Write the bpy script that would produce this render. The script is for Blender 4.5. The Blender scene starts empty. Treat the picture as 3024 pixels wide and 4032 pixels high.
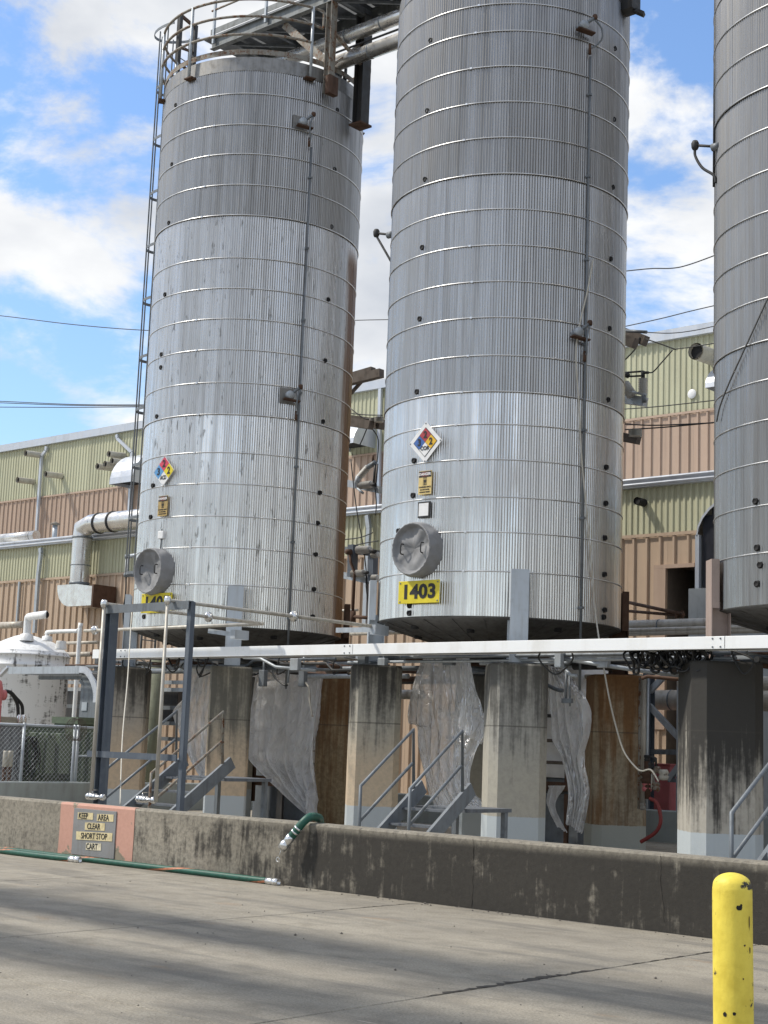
import bpy, bmesh, math, random
import numpy as np
from mathutils import Vector, Matrix, noise as mnoise

scene = bpy.context.scene
col = scene.collection
PI = math.pi
rad = math.radians

# ---------------------------------------------------------------- camera
# World: X runs along the dike wall (to the right), Y away from it, Z up; metres.
FOC, ROLL, PITCH, EYE, AZ = 5900.0, rad(2.17), math.atan(924 / 5900.0), 1.6, rad(48.84)
FH = Vector((-math.cos(AZ), math.sin(AZ), 0)); RV = Vector((math.sin(AZ), math.cos(AZ), 0)); ZV = Vector((0, 0, 1))
FV = math.cos(PITCH) * FH + math.sin(PITCH) * ZV
UV = -math.sin(PITCH) * FH + math.cos(PITCH) * ZV
CAM = Vector((0, 0, EYE))
cam = bpy.data.objects.new('camera', bpy.data.cameras.new('camera'))
col.objects.link(cam)
cx = math.cos(ROLL) * RV + math.sin(ROLL) * UV
cy = -math.sin(ROLL) * RV + math.cos(ROLL) * UV
m = Matrix((cx, cy, -FV)).transposed().to_4x4(); m.translation = CAM
cam.matrix_world = m
cam.data.sensor_fit = 'VERTICAL'; cam.data.sensor_height = 36.0; cam.data.sensor_width = 27.0
cam.data.lens = 36.0 * FOC / 4032.0
cam.data.clip_end = 3000.0
scene.camera = cam

# ---------------------------------------------------------------- light and exposure
SUN_H = Vector((-0.80, -0.60, 0)).normalized(); SUN_EL = rad(50)
SUN_DIR = (SUN_H * math.cos(SUN_EL) + ZV * math.sin(SUN_EL)).normalized()
sun = bpy.data.objects.new('sun', bpy.data.lights.new('sun', 'SUN'))
sun.data.energy = 2.7; sun.data.angle = rad(3.5); sun.data.color = (1.0, 0.93, 0.82)
sun.rotation_euler = SUN_DIR.to_track_quat('Z', 'Y').to_euler()
sun.location = (0, 0, 40)
col.objects.link(sun)
scene.view_settings.view_transform = 'Standard'; scene.view_settings.look = 'None'
scene.view_settings.gamma = 1.0; scene.view_settings.use_curve_mapping = False
scene.view_settings.exposure = 0.57

world = bpy.data.worlds.new('World'); scene.world = world; world.use_nodes = True
def build_sky():
    nt = world.node_tree; nt.nodes.clear(); N = nt.nodes.new; L = nt.links.new
    out = N('ShaderNodeOutputWorld'); bg = N('ShaderNodeBackground'); bg.inputs[1].default_value = 0.13
    sky = N('ShaderNodeTexSky'); sky.sky_type = 'NISHITA'; sky.sun_disc = False
    sky.sun_elevation = SUN_EL; sky.sun_rotation = math.atan2(SUN_H.x, SUN_H.y)
    sky.altitude = 0; sky.air_density = 1.3; sky.dust_density = 0.6; sky.ozone_density = 2.5
    tc = N('ShaderNodeTexCoord')
    mp = N('ShaderNodeMapping'); mp.inputs['Scale'].default_value = (1, 1, 1.9); mp.inputs['Location'].default_value = (SKX, SKY, SKZ)
    L(tc.outputs['Generated'], mp.inputs['Vector'])
    n1 = N('ShaderNodeTexNoise'); n1.inputs['Scale'].default_value = 4.6; n1.inputs['Detail'].default_value = 9; n1.inputs['Roughness'].default_value = 0.60; n1.inputs['Distortion'].default_value = 0.25
    L(mp.outputs[0], n1.inputs['Vector'])
    r1 = N('ShaderNodeMapRange'); r1.interpolation_type = 'SMOOTHSTEP'
    r1.inputs[1].default_value = SKLO; r1.inputs[2].default_value = SKLO + .125
    L(n1.outputs['Fac'], r1.inputs[0])
    # soft grey undersides in the thick of the clouds
    n2 = N('ShaderNodeTexNoise'); n2.inputs['Scale'].default_value = 6.5; n2.inputs['Detail'].default_value = 6; n2.inputs['Roughness'].default_value = 0.5
    L(mp.outputs[0], n2.inputs['Vector'])
    cr = N('ShaderNodeValToRGB'); e = cr.color_ramp.elements
    e[0].position = 0.33; e[0].color = (3.3, 3.5, 3.85, 1); e[1].position = 0.62; e[1].color = (5.3, 5.35, 5.4, 1)
    L(n2.outputs['Fac'], cr.inputs[0])
    mx = N('ShaderNodeMix'); mx.data_type = 'RGBA'
    tint = N('ShaderNodeMix'); tint.data_type = 'RGBA'; tint.blend_type = 'MULTIPLY'; tint.inputs[0].default_value = 1.0
    tint.inputs[7].default_value = (.80, .90, 1.06, 1)
    L(sky.outputs[0], tint.inputs[6])
    L(r1.outputs[0], mx.inputs[0]); L(tint.outputs[2], mx.inputs[6]); L(cr.outputs[0], mx.inputs[7])
    L(mx.outputs[2], bg.inputs[0]); L(bg.outputs[0], out.inputs[0])
SKX, SKY, SKZ, SKLO = 7.9, 4.2, 1.3, 0.40
build_sky()

# ---------------------------------------------------------------- survey helpers: photo pixel + known plane -> point in the yard
def ray(px, py):
    dx, dy = px - 1512, py - 2016
    a = dx * math.cos(ROLL) + dy * math.sin(ROLL); b = -dx * math.sin(ROLL) + dy * math.cos(ROLL)
    return FOC * FV - b * UV + a * RV
def onY(px, py, Y):
    d = ray(px, py); return CAM + d * (Y / d.y)
def onX(px, py, X):
    d = ray(px, py); return CAM + d * (X / d.x)
def onZ(px, py, z):
    d = ray(px, py); return CAM + d * ((z - EYE) / d.z)
def c3(x, y): return (x * .6028, 1600 + y * .6028)
def c4(x, y): return (x * .6028, 2300 + y * .6028)
def c5(x, y): return (700 + x * .6028, 2400 + y * .6028)
def c6(x, y): return (1500 + x * .6028, 2400 + y * .6028)
def c7(x, y): return (2200 + x * .4973, 2400 + y * .4973)
def c8(x, y): return (2300 + x * .633, 1100 + y * .633)
def c1(x, y): return (1300 + x * .5423, 1300 + y * .5423)
def cA(x, y): return (500 + x * .6631, y * .6631)
def onT(T, px, py, R):
    "angle (radians) and height where the sight line meets a tank wall"
    d = ray(px, py); a = d.x ** 2 + d.y ** 2; b = -2 * (d.x * T[0] + d.y * T[1]); c = T[0] ** 2 + T[1] ** 2 - R * R
    q = b * b - 4 * a * c
    k = (-b - math.sqrt(max(q, 0))) / (2 * a)
    P = CAM + d * k
    return math.atan2(P.y - T[1], P.x - T[0]), P.z

# ---------------------------------------------------------------- mesh building
class MB:
    def __init__(s): s.v = []; s.f = []; s.sm = []; s.mi = []; s.m = 0
    def face(s, idx, smooth=False): s.f.append(idx); s.sm.append(smooth); s.mi.append(s.m)
    def hexa(s, p):
        b = len(s.v); s.v += [tuple(q) for q in p]
        for q in ((0, 3, 2, 1), (4, 5, 6, 7), (0, 1, 5, 4), (1, 2, 6, 5), (2, 3, 7, 6), (3, 0, 4, 7)): s.face([b + i for i in q])
        return s
    def box(s, x0, x1, y0, y1, z0, z1):
        return s.hexa([(x0, y0, z0), (x1, y0, z0), (x1, y1, z0), (x0, y1, z0), (x0, y0, z1), (x1, y0, z1), (x1, y1, z1), (x0, y1, z1)])
    def bar(s, a, b, w, h, up=(0, 0, 1)):
        "rectangular bar from a to b; h measured along up"
        a, b = Vector(a), Vector(b); d = (b - a).normalized(); u = Vector(up)
        if abs(d.dot(u)) > .98: u = Vector((0, 1, 0))
        sx = d.cross(u).normalized(); u = sx.cross(d).normalized()
        o = [(-w / 2, -h / 2), (w / 2, -h / 2), (w / 2, h / 2), (-w / 2, h / 2)]
        return s.hexa([a + sx * p + u * q for p, q in o] + [b + sx * p + u * q for p, q in o])
    def ibeam(s, a, b, w, h, t=.012, up=(0, 0, 1)):
        a, b = Vector(a), Vector(b); d = (b - a).normalized(); u = Vector(up)
        if abs(d.dot(u)) > .98: u = Vector((0, 1, 0))
        sx = d.cross(u).normalized(); u = sx.cross(d).normalized()
        s.bar(a + u * (h / 2 - t / 2), b + u * (h / 2 - t / 2), w, t, u); s.bar(a - u * (h / 2 - t / 2), b - u * (h / 2 - t / 2), w, t, u)
        s.bar(a, b, t, h - 2 * t, u); return s
    def tube(s, pts, r, n=8, caps=True, closed=False):
        pts = [Vector(p) for p in pts]; k = len(pts); rs = r if isinstance(r, (list, tuple)) else [r] * k
        b0 = len(s.v); prev = None
        for i, p in enumerate(pts):
            if closed: d = pts[(i + 1) % k] - pts[i - 1]
            else: d = (pts[min(i + 1, k - 1)] - pts[max(i - 1, 0)])
            d = d.normalized() if d.length > 1e-9 else Vector((0, 0, 1))
            if prev is None:
                u = Vector((0, 0, 1)) if abs(d.z) < .9 else Vector((1, 0, 0))
            else: u = prev
            x = d.cross(u)
            if x.length < 1e-6: x = d.cross(Vector((0, 1, 0)))
            x.normalize(); u = x.cross(d).normalized(); prev = u
            for j in range(n):
                a = 2 * PI * j / n
                s.v.append(tuple(p + (x * math.cos(a) + u * math.sin(a)) * rs[i]))
        for i in range(k if closed else k - 1):
            i2 = (i + 1) % k
            for j in range(n):
                j2 = (j + 1) % n
                s.face([b0 + i * n + j, b0 + i * n + j2, b0 + i2 * n + j2, b0 + i2 * n + j], True)
        if caps and not closed:
            s.face([b0 + j for j in reversed(range(n))]); s.face([b0 + (k - 1) * n + j for j in range(n)])
        return s
    def lathe(s, prof, n=24, c=(0, 0, 0), axis='z', smooth=True, mat=None):
        "profile (r, h) turned round an axis through c"
        b0 = len(s.v); c = Vector(c)
        for r, h in prof:
            for j in range(n):
                a = 2 * PI * j / n
                if mat is not None: p = c + mat @ Vector((r * math.cos(a), r * math.sin(a), h))
                elif axis == 'z': p = c + Vector((r * math.cos(a), r * math.sin(a), h))
                elif axis == 'x': p = c + Vector((h, r * math.cos(a), r * math.sin(a)))
                else: p = c + Vector((r * math.sin(a), h, r * math.cos(a)))
                s.v.append(tuple(p))
        for i in range(len(prof) - 1):
            for j in range(n):
                j2 = (j + 1) % n
                s.face([b0 + i * n + j, b0 + i * n + j2, b0 + (i + 1) * n + j2, b0 + (i + 1) * n + j], smooth)
        return s
    def prism(s, poly, z0, z1):
        b = len(s.v); n = len(poly)
        s.v += [(x, y, z0) for x, y in poly] + [(x, y, z1) for x, y in poly]
        s.face([b + i for i in reversed(range(n))]); s.face([b + n + i for i in range(n)])
        for i in range(n): s.face([b + i, b + (i + 1) % n, b + n + (i + 1) % n, b + n + i])
        return s
    def grid(s, fn, nu, nv, smooth=True):
        b = len(s.v)
        for i in range(nu + 1):
            for j in range(nv + 1): s.v.append(tuple(fn(i / nu, j / nv)))
        for i in range(nu):
            for j in range(nv):
                s.face([b + i * (nv + 1) + j, b + (i + 1) * (nv + 1) + j, b + (i + 1) * (nv + 1) + j + 1, b + i * (nv + 1) + j + 1], smooth)
        return s
    def mesh(s, name, *mats):
        me = bpy.data.meshes.new(name); me.from_pydata(s.v, [], s.f)
        me.polygons.foreach_set('use_smooth', s.sm); me.polygons.foreach_set('material_index', s.mi)
        for mt in mats: me.materials.append(mt)
        bm = bmesh.new(); bm.from_mesh(me); bmesh.ops.recalc_face_normals(bm, faces=bm.faces); bm.to_mesh(me); bm.free()
        me.update(); return me
    def build(s, name, mt, parent=None, loc=None, rz=None, **kw):
        mts = mt if isinstance(mt, (list, tuple)) else [mt]
        return link(name, s.mesh(name, *mts), parent, loc, rz, **kw)

def link(name, data, parent=None, loc=None, rz=None, label=None, cat=None, group=None, kind=None):
    o = bpy.data.objects.new(name, data); col.objects.link(o)
    if parent is not None: o.parent = parent
    if loc is not None: o.location = loc
    if rz is not None: o.rotation_euler = (0, 0, rz)
    tag(o, label, cat, group, kind); return o
def tag(o, label=None, cat=None, group=None, kind=None):
    for k, v in (('label', label), ('category', cat), ('group', group), ('kind', kind)):
        if v: o[k] = v
    return o
def thing(name, label, cat, loc=(0, 0, 0), rz=0, group=None):
    o = link(name, None, None, loc, rz, label, cat, group); o.empty_display_size = .2; return o
def bevel(o, w=.01, seg=2):
    md = o.modifiers.new('edge', 'BEVEL'); md.width = w; md.segments = seg; md.limit_method = 'ANGLE'; return o
def arc(c, r, a0, a1, n, z=None):
    return [(c[0] + r * math.cos(a0 + (a1 - a0) * i / n), c[1] + r * math.sin(a0 + (a1 - a0) * i / n), c[2] if z is None else z) for i in range(n + 1)]
def spline(pts, n=8):
    "Catmull-Rom through the points"
    P = [Vector(p) for p in pts]; out = []
    for i in range(len(P) - 1):
        a, b, c, d = P[max(i - 1, 0)], P[i], P[i + 1], P[min(i + 2, len(P) - 1)]
        for k in range(n):
            t = k / n
            out.append(.5 * ((2 * b) + (c - a) * t + (2 * a - 5 * b + 4 * c - d) * t * t + (3 * b - a - 3 * c + d) * t ** 3))
    return out + [P[-1]]
def letters(text, size, mt, parent, loc, rot, name='lettering', sx=1.0, bold=0.0, align='CENTER'):
    cu = bpy.data.curves.new('text', 'FONT'); cu.body = text; cu.size = size; cu.align_x = align; cu.align_y = 'CENTER'
    cu.extrude = .0012; cu.offset = bold; cu.resolution_u = 3
    t = bpy.data.objects.new('text', cu); col.objects.link(t)
    dg = bpy.context.evaluated_depsgraph_get(); dg.update()
    me = bpy.data.meshes.new_from_object(t.evaluated_get(dg)); bpy.data.objects.remove(t)
    me.materials.clear(); me.materials.append(mt)
    o = link(name, me, parent, loc); o.rotation_euler = rot; o.scale = (sx, 1, 1); return o
# ---------------------------------------------------------------- materials
class NT:
    "small node-tree writer"
    def __init__(s, name):
        s.mat = bpy.data.materials.new(name); s.mat.use_nodes = True; s.nt = s.mat.node_tree
        s.b = s.nt.nodes['Principled BSDF']; s._tc = None
    def n(s, t): return s.nt.nodes.new(t)
    def l(s, a, b): s.nt.links.new(a, b)
    def co(s, kind='Object', scale=(1, 1, 1), rot=(0, 0, 0), loc=(0, 0, 0)):
        if s._tc is None: s._tc = s.n('ShaderNodeTexCoord')
        m = s.n('ShaderNodeMapping'); m.inputs['Scale'].default_value = scale; m.inputs['Rotation'].default_value = rot; m.inputs['Location'].default_value = loc
        if kind == 'World':
            g = s.n('ShaderNodeNewGeometry'); s.l(g.outputs['Position'], m.inputs['Vector'])
        else: s.l(s._tc.outputs[kind], m.inputs['Vector'])
        return m.outputs[0]
    def noise(s, v, scale=5, detail=6, rough=.55, dist=0):
        x = s.n('ShaderNodeTexNoise'); x.inputs['Scale'].default_value = scale; x.inputs['Detail'].default_value = detail
        x.inputs['Roughness'].default_value = rough; x.inputs['Distortion'].default_value = dist; s.l(v, x.inputs['Vector']); return x.outputs['Fac']
    def vor(s, v, scale=5, feature='F1'):
        x = s.n('ShaderNodeTexVoronoi'); x.feature = feature; x.inputs['Scale'].default_value = scale; s.l(v, x.inputs['Vector']); return x.outputs['Distance']
    def rng(s, v, a, b, c=0., d=1., smooth=True):
        x = s.n('ShaderNodeMapRange'); x.interpolation_type = 'SMOOTHSTEP' if smooth else 'LINEAR'
        for i, q in enumerate((a, b, c, d)): x.inputs[i + 1].default_value = q
        s.l(v, x.inputs[0]); return x.outputs[0]
    def math(s, op, a, b=None):
        x = s.n('ShaderNodeMath'); x.operation = op
        for i, q in enumerate((a, b)):
            if q is None: continue
            if hasattr(q, 'is_linked') or hasattr(q, 'links'): s.l(q, x.inputs[i])
            else: x.inputs[i].default_value = q
        return x.outputs[0]
    def ramp(s, v, *stops):
        x = s.n('ShaderNodeValToRGB'); e = x.color_ramp.elements
        while len(e) < len(stops): e.new(.5)
        for k, (p, c) in enumerate(stops): e[k].position = p; e[k].color = (*c, 1)
        s.l(v, x.inputs[0]); return x.outputs[0]
    def mix(s, f, a, b, blend='MIX'):
        x = s.n('ShaderNodeMix'); x.data_type = 'RGBA'; x.blend_type = blend
        for i, q in ((0, f), (6, a), (7, b)):
            if hasattr(q, 'links'): s.l(q, x.inputs[i])
            else: x.inputs[i].default_value = (*q, 1) if isinstance(q, tuple) else q
        return x.outputs[2]
    def xyz(s, v):
        x = s.n('ShaderNodeSeparateXYZ'); s.l(v, x.inputs[0]); return x.outputs
    def rnd(s):
        x = s.n('ShaderNodeObjectInfo'); return x.outputs['Random']
    def col(s, c):
        if hasattr(c, 'links'): s.l(c, s.b.inputs['Base Color'])
        else: s.b.inputs['Base Color'].default_value = (*c, 1)
        return s
    def set(s, **k):
        names = dict(rough='Roughness', metal='Metallic', spec='Specular IOR Level', alpha='Alpha')
        for q, v in k.items():
            i = s.b.inputs[names[q]]
            if hasattr(v, 'links'): s.l(v, i)
            else: i.default_value = v
        return s
    def bump(s, h, strength=.3, dist=.01):
        x = s.n('ShaderNodeBump'); x.inputs['Strength'].default_value = strength; x.inputs['Distance'].default_value = dist
        s.l(h, x.inputs['Height']); s.l(x.outputs[0], s.b.inputs['Normal']); return s

def plain(name, c, rough=.6, metal=0., var=.18, scale=9, bump=.12, kind='Object'):
    "painted or bare surface with mottling and a little relief"
    t = NT(name); v = t.co(kind); n = t.noise(v, scale, 7, .6)
    d = tuple(q * (1 - var) for q in c); e = tuple(min(1, q * (1 + var)) for q in c)
    t.col(t.ramp(n, (.3, d), (.7, e))).set(rough=t.rng(n, .2, .8, rough - .08, min(1, rough + .1)), metal=metal)
    if bump: t.bump(t.noise(v, scale * 6, 4, .6), bump, .004)
    return t.mat

def streaky(name, base, dirt, rough=.55, metal=0., amount=.5, rust=None, scale=3.):
    "steel or paint with dirt running down in streaks and blotches"
    t = NT(name); v = t.co('World', (scale * 3.2, scale * 3.2, scale * .35)); a = t.noise(v, 1, 7, .62)
    w = t.noise(t.co('World', (scale, scale, scale)), 2.2, 6, .6)
    c = t.mix(t.math('MULTIPLY', t.rng(a, .46, .72), amount), base, dirt)
    c = t.mix(t.math('MULTIPLY', t.rng(w, .5, .75), amount * .7), c, dirt)
    if rust:
        k = t.noise(t.co('World', (scale * 1.7,) * 3, loc=(4, 7, 1)), 2.5, 8, .65)
        c = t.mix(t.rng(k, rust[1], rust[1] + .1), c, rust[0])
    t.col(c).set(rough=t.rng(w, .3, .7, rough - .1, min(1, rough + .15)), metal=metal).bump(w, .15, .004)
    return t.mat

M = {}
def jacket(name, tone, rough, spots, rust=False):
    "weathered corrugated aluminium jacketing"
    t = NT(name)
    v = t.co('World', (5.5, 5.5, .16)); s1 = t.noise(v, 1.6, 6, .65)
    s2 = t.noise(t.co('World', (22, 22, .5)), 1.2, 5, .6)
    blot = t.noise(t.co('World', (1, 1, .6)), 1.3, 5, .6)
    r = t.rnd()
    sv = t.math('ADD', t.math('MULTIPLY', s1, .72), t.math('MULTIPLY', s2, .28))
    c = t.ramp(sv, (.34, tuple(q * .68 for q in tone)), (.50, tone), (.66, tuple(min(1, q * 1.28) for q in tone)))  # oxidation streaks; the soft vertical highlights are put into this colour too
    c = t.mix(t.rng(r, 0, 1, .0, .35, False), c, tuple(q * .72 for q in tone), 'MIX')
    c = t.mix(t.rng(blot, .45, .75, 0, .35), c, tuple(q * .8 for q in (tone[0], tone[1] * .985, tone[2] * .95)))
    # short dark weather marks running down the ribs
    if spots:
        k = t.noise(t.co('World', (9, 9, 1.7)), 1.5, 7, .7)
        c = t.mix(t.rng(k, 1 - spots, 1 - spots + .06, 0, .75), c, (.16, .15, .135))
    if rust:
        P = t.xyz(t.co('World'))
        side = t.math('ADD', t.math('MULTIPLY', s2, .5), P[1])   # weeps on the lee side of the shell
        mk = t.math('MULTIPLY', t.rng(side, 21.5, 21.8), t.rng(P[2], 11.75, 11.2))
        c = t.mix(mk, c, (.17, .085, .035)); t.set(metal=t.math('MULTIPLY', t.math('SUBTRACT', 1, mk), .96))
    else: t.set(metal=.96)
    t.col(c).set(rough=t.math('ADD', t.rng(s1, .3, .7, rough + .08, rough - .07), t.rng(r, 0, 1, -.05, .07, False)))
    h = t.math('ADD', t.math('MULTIPLY', s1, 1.0), t.math('MULTIPLY', blot, .4))
    t.bump(h, .2, .02)
    return t.mat

def concrete_col(name, c_hi, c_lo, stain, stain_amt, top_z, paint_z, paint=(.40, .45, .48), seed=0, rust=None, bias=0.):
    c_hi, c_lo = tuple(q * 1.28 for q in c_hi), tuple(q * 1.28 for q in c_lo)
    t = NT(name); P = t.xyz(t.co('World'))
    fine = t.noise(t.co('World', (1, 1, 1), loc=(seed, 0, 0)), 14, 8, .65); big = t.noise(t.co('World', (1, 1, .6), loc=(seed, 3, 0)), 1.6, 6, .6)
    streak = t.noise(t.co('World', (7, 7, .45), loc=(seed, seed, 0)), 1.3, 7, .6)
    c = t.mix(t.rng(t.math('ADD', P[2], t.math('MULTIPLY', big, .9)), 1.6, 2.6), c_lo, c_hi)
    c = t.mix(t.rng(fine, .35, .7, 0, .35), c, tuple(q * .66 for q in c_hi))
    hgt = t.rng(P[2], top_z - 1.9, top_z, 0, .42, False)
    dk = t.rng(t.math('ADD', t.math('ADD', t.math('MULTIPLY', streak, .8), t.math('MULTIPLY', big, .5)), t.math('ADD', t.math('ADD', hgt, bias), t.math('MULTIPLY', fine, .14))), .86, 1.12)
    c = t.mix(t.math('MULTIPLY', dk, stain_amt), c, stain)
    if rust:
        c = t.mix(t.rng(t.math('ADD', t.math('ADD', t.math('MULTIPLY', streak, .6), t.math('MULTIPLY', big, .4)), t.math('MULTIPLY', hgt, .55)), .40, .66, .15, .95), c, rust)
        c = t.mix(t.rng(fine, .36, .66, 0, .35), c, tuple(q * .5 for q in rust))
        c = t.mix(t.rng(t.noise(t.co('World', (5.5, 5.5, .35), loc=(seed + 5, 0, 0)), 1.3, 7, .65), .5, .72, 0, .6), c, (.075, .035, .014))
    # the cast joint half way up
    jz = t.math('ABSOLUTE', t.math('SUBTRACT', P[2], 1.985))
    c = t.mix(t.rng(jz, .006, .016, .55, 0), c, (.05, .045, .04))
    edge = t.math('ADD', P[2], t.math('MULTIPLY', fine, .03))
    if paint_z: c = t.mix(t.rng(edge, paint_z + .012, paint_z + .022, .93, 0), c, paint)
    t.col(c).set(rough=.85).bump(t.math('ADD', fine, t.math('MULTIPLY', big, .6)), .35, .012)
    return t.mat

def wall_mat():
    t = NT('dike_concrete'); P = t.xyz(t.co('World'))
    fine = t.noise(t.co('World'), 16, 9, .68); big = t.noise(t.co('World', (1, 1, 1.4)), 1.1, 7, .62)
    streak = t.noise(t.co('World', (6.5, 6.5, .55)), 1.2, 8, .62); blob = t.noise(t.co('World', (2.4, 2.4, 2.0), loc=(3, 1, 2)), 1.6, 7, .62)
    c = t.ramp(big, (.3, (.205, .188, .152)), (.55, (.29, .266, .218)), (.75, (.36, .33, .272)))
    c = t.mix(t.rng(fine, .38, .70, 0, .7), c, (.10, .09, .075))
    # algae and soot: heavy on the stretch beyond the hose, patchy before it
    reach = t.rng(t.math('ADD', P[0], t.math('MULTIPLY', big, 3.)), -13.4, -9.8, .01, .35, False)
    dk = t.rng(t.math('ADD', t.math('ADD', t.math('MULTIPLY', streak, .8), t.math('MULTIPLY', blob, .7)), t.math('ADD', reach, t.math('MULTIPLY', fine, .16))), .88, 1.14)
    lip = t.rng(P[2], .60, .705, 1, .12)
    c = t.mix(t.math('MULTIPLY', t.math('MULTIPLY', dk, .94), lip), c, (.022, .020, .0175))
    c = t.mix(t.rng(t.noise(t.co('World', (9, 9, 4)), 1.6, 8, .7), .60, .68, 0, .65), c, (.055, .05, .042))
    # chalky runs
    wht = t.rng(t.noise(t.co('World', (10, 10, .6), loc=(1, 7, 0)), 1.1, 4, .5), .70, .76, 0, .55)
    c = t.mix(t.math('MULTIPLY', wht, t.rng(P[2], .1, .5, 1, .25)), c, (.52, .50, .46))
    t.col(c).set(rough=.9).bump(t.math('ADD', fine, t.math('MULTIPLY', blob, .8)), .45, .012)
    return t.mat

def ground_mat(name, k=1.0):
    t = NT(name)
    fine = t.noise(t.co('World'), 55, 6, .7); mid = t.noise(t.co('World'), 3.2, 9, .62); big = t.noise(t.co('World', (.8, 1.5, 1)), .55, 6, .6)
    sweep = t.noise(t.co('World', (.45, 2.6, 1)), 1.0, 7, .62)
    r = t.rnd()
    c = t.ramp(big, (.3, (.225 * k, .204 * k, .165 * k)), (.5, (.30 * k, .273 * k, .22 * k)), (.72, (.37 * k, .337 * k, .27 * k)))
    c = t.mix(t.rng(r, 0, 1, 0, .25, False), c, (.25 * k, .235 * k, .20 * k))
    c = t.mix(t.rng(mid, .42, .72, 0, .65), c, (.18 * k, .163 * k, .13 * k))
    c = t.mix(t.rng(sweep, .46, .68, 0, .8), c, (.135 * k, .128 * k, .112 * k))
    c = t.mix(t.rng(t.noise(t.co('World', (.8, 2.2, 1), loc=(7, 2, 0)), 1.2, 8, .65), .60, .74, 0, .55), c, (.30 * k, .20 * k, .115 * k))
    c = t.mix(t.rng(t.noise(t.co('World', (1.6, 9, 1), loc=(2, 9, 0)), 1.4, 8, .7), .62, .70, 0, .5), c, (.52 * k, .49 * k, .43 * k))
    c = t.mix(t.rng(fine, .38, .72, 0, .75), c, (.11 * k, .10 * k, .085 * k))
    c = t.mix(t.rng(t.noise(t.co('World', (1, 1.6, 1), loc=(11, 3, 0)), 4.5, 8, .7), .64, .72, 0, .7), c, (.085 * k, .078 * k, .066 * k))
    c = t.mix(t.rng(t.noise(t.co('World', loc=(1, 8, 0)), 30, 4, .6), .66, .74, 0, .6), c, (.06 * k, .055 * k, .05 * k))
    c = t.mix(t.rng(t.noise(t.co('World', loc=(5, 5, 5)), 110, 3, .6), .60, .72, 0, .55), c, (.55 * k, .52 * k, .45 * k))
    t.col(c).set(rough=t.rng(mid, .3, .7, .72, .92)).bump(t.math('ADD', fine, t.math('MULTIPLY', mid, 1.5)), .6, .010)
    return t.mat

def plastic():
    t = NT('polythene_sheet'); nt = t.nt
    out = nt.nodes['Material Output']
    v = t.co('World'); cloudy = t.noise(t.co('World', (2.2, 2.2, 1.0)), 1.6, 6, .6)
    dif = t.n('ShaderNodeBsdfDiffuse'); dif.inputs[0].default_value = (.97, .97, .97, 1)
    trl = t.n('ShaderNodeBsdfTranslucent'); trl.inputs[0].default_value = (.92, .93, .94, 1)
    glo = t.n('ShaderNodeBsdfGlossy'); glo.inputs[0].default_value = (.9, .92, .95, 1); glo.inputs[1].default_value = .17
    tra = t.n('ShaderNodeBsdfTransparent'); tra.inputs[0].default_value = (.97, .97, .97, 1)
    def mixs(f, a, b):
        x = t.n('ShaderNodeMixShader')
        if hasattr(f, 'links'): t.l(f, x.inputs[0])
        else: x.inputs[0].default_value = f
        t.l(a, x.inputs[1]); t.l(b, x.inputs[2]); return x.outputs[0]
    fr = t.n('ShaderNodeFresnel'); fr.inputs[0].default_value = 1.5
    bp = t.n('ShaderNodeBump'); bp.inputs['Strength'].default_value = .8; bp.inputs['Distance'].default_value = .22
    rdg = t.math('ABSOLUTE', t.math('SUBTRACT', t.noise(t.co('World', (3.2, 3.2, 1.7), rot=(0, .5, 0)), 1.7, 4, .55, .9), .5))
    t.l(rdg, bp.inputs['Height'])
    for s_ in (dif, trl, glo): t.l(bp.outputs[0], s_.inputs['Normal'])
    body = mixs(.5, dif.outputs[0], trl.outputs[0])
    body = mixs(t.math('ADD', t.math('MULTIPLY', fr.outputs[0], .55), .07), body, glo.outputs[0])
    sh = mixs(t.rng(cloudy, .3, .7, .70, .98), tra.outputs[0], body)
    t.l(sh, out.inputs[0]); nt.nodes.remove(t.b)
    return t.mat

def siding(name, c, dirt):
    t = NT(name); P = t.xyz(t.co('World'))
    run = t.noise(t.co('World', (2.4, 2.4, .22)), 1.3, 7, .62); sp = t.noise(t.co('World'), 3.5, 8, .65)
    q = t.mix(t.rng(run, .42, .74, 0, .5), c, dirt)
    q = t.mix(t.rng(sp, .48, .72, 0, .35), q, tuple(v * .75 for v in c))
    q = t.mix(t.rng(t.rnd(), 0, 1, 0, .5, False), q, tuple(min(1, v * 1.18) for v in c))
    t.col(q).set(rough=.55); return t.mat

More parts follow.
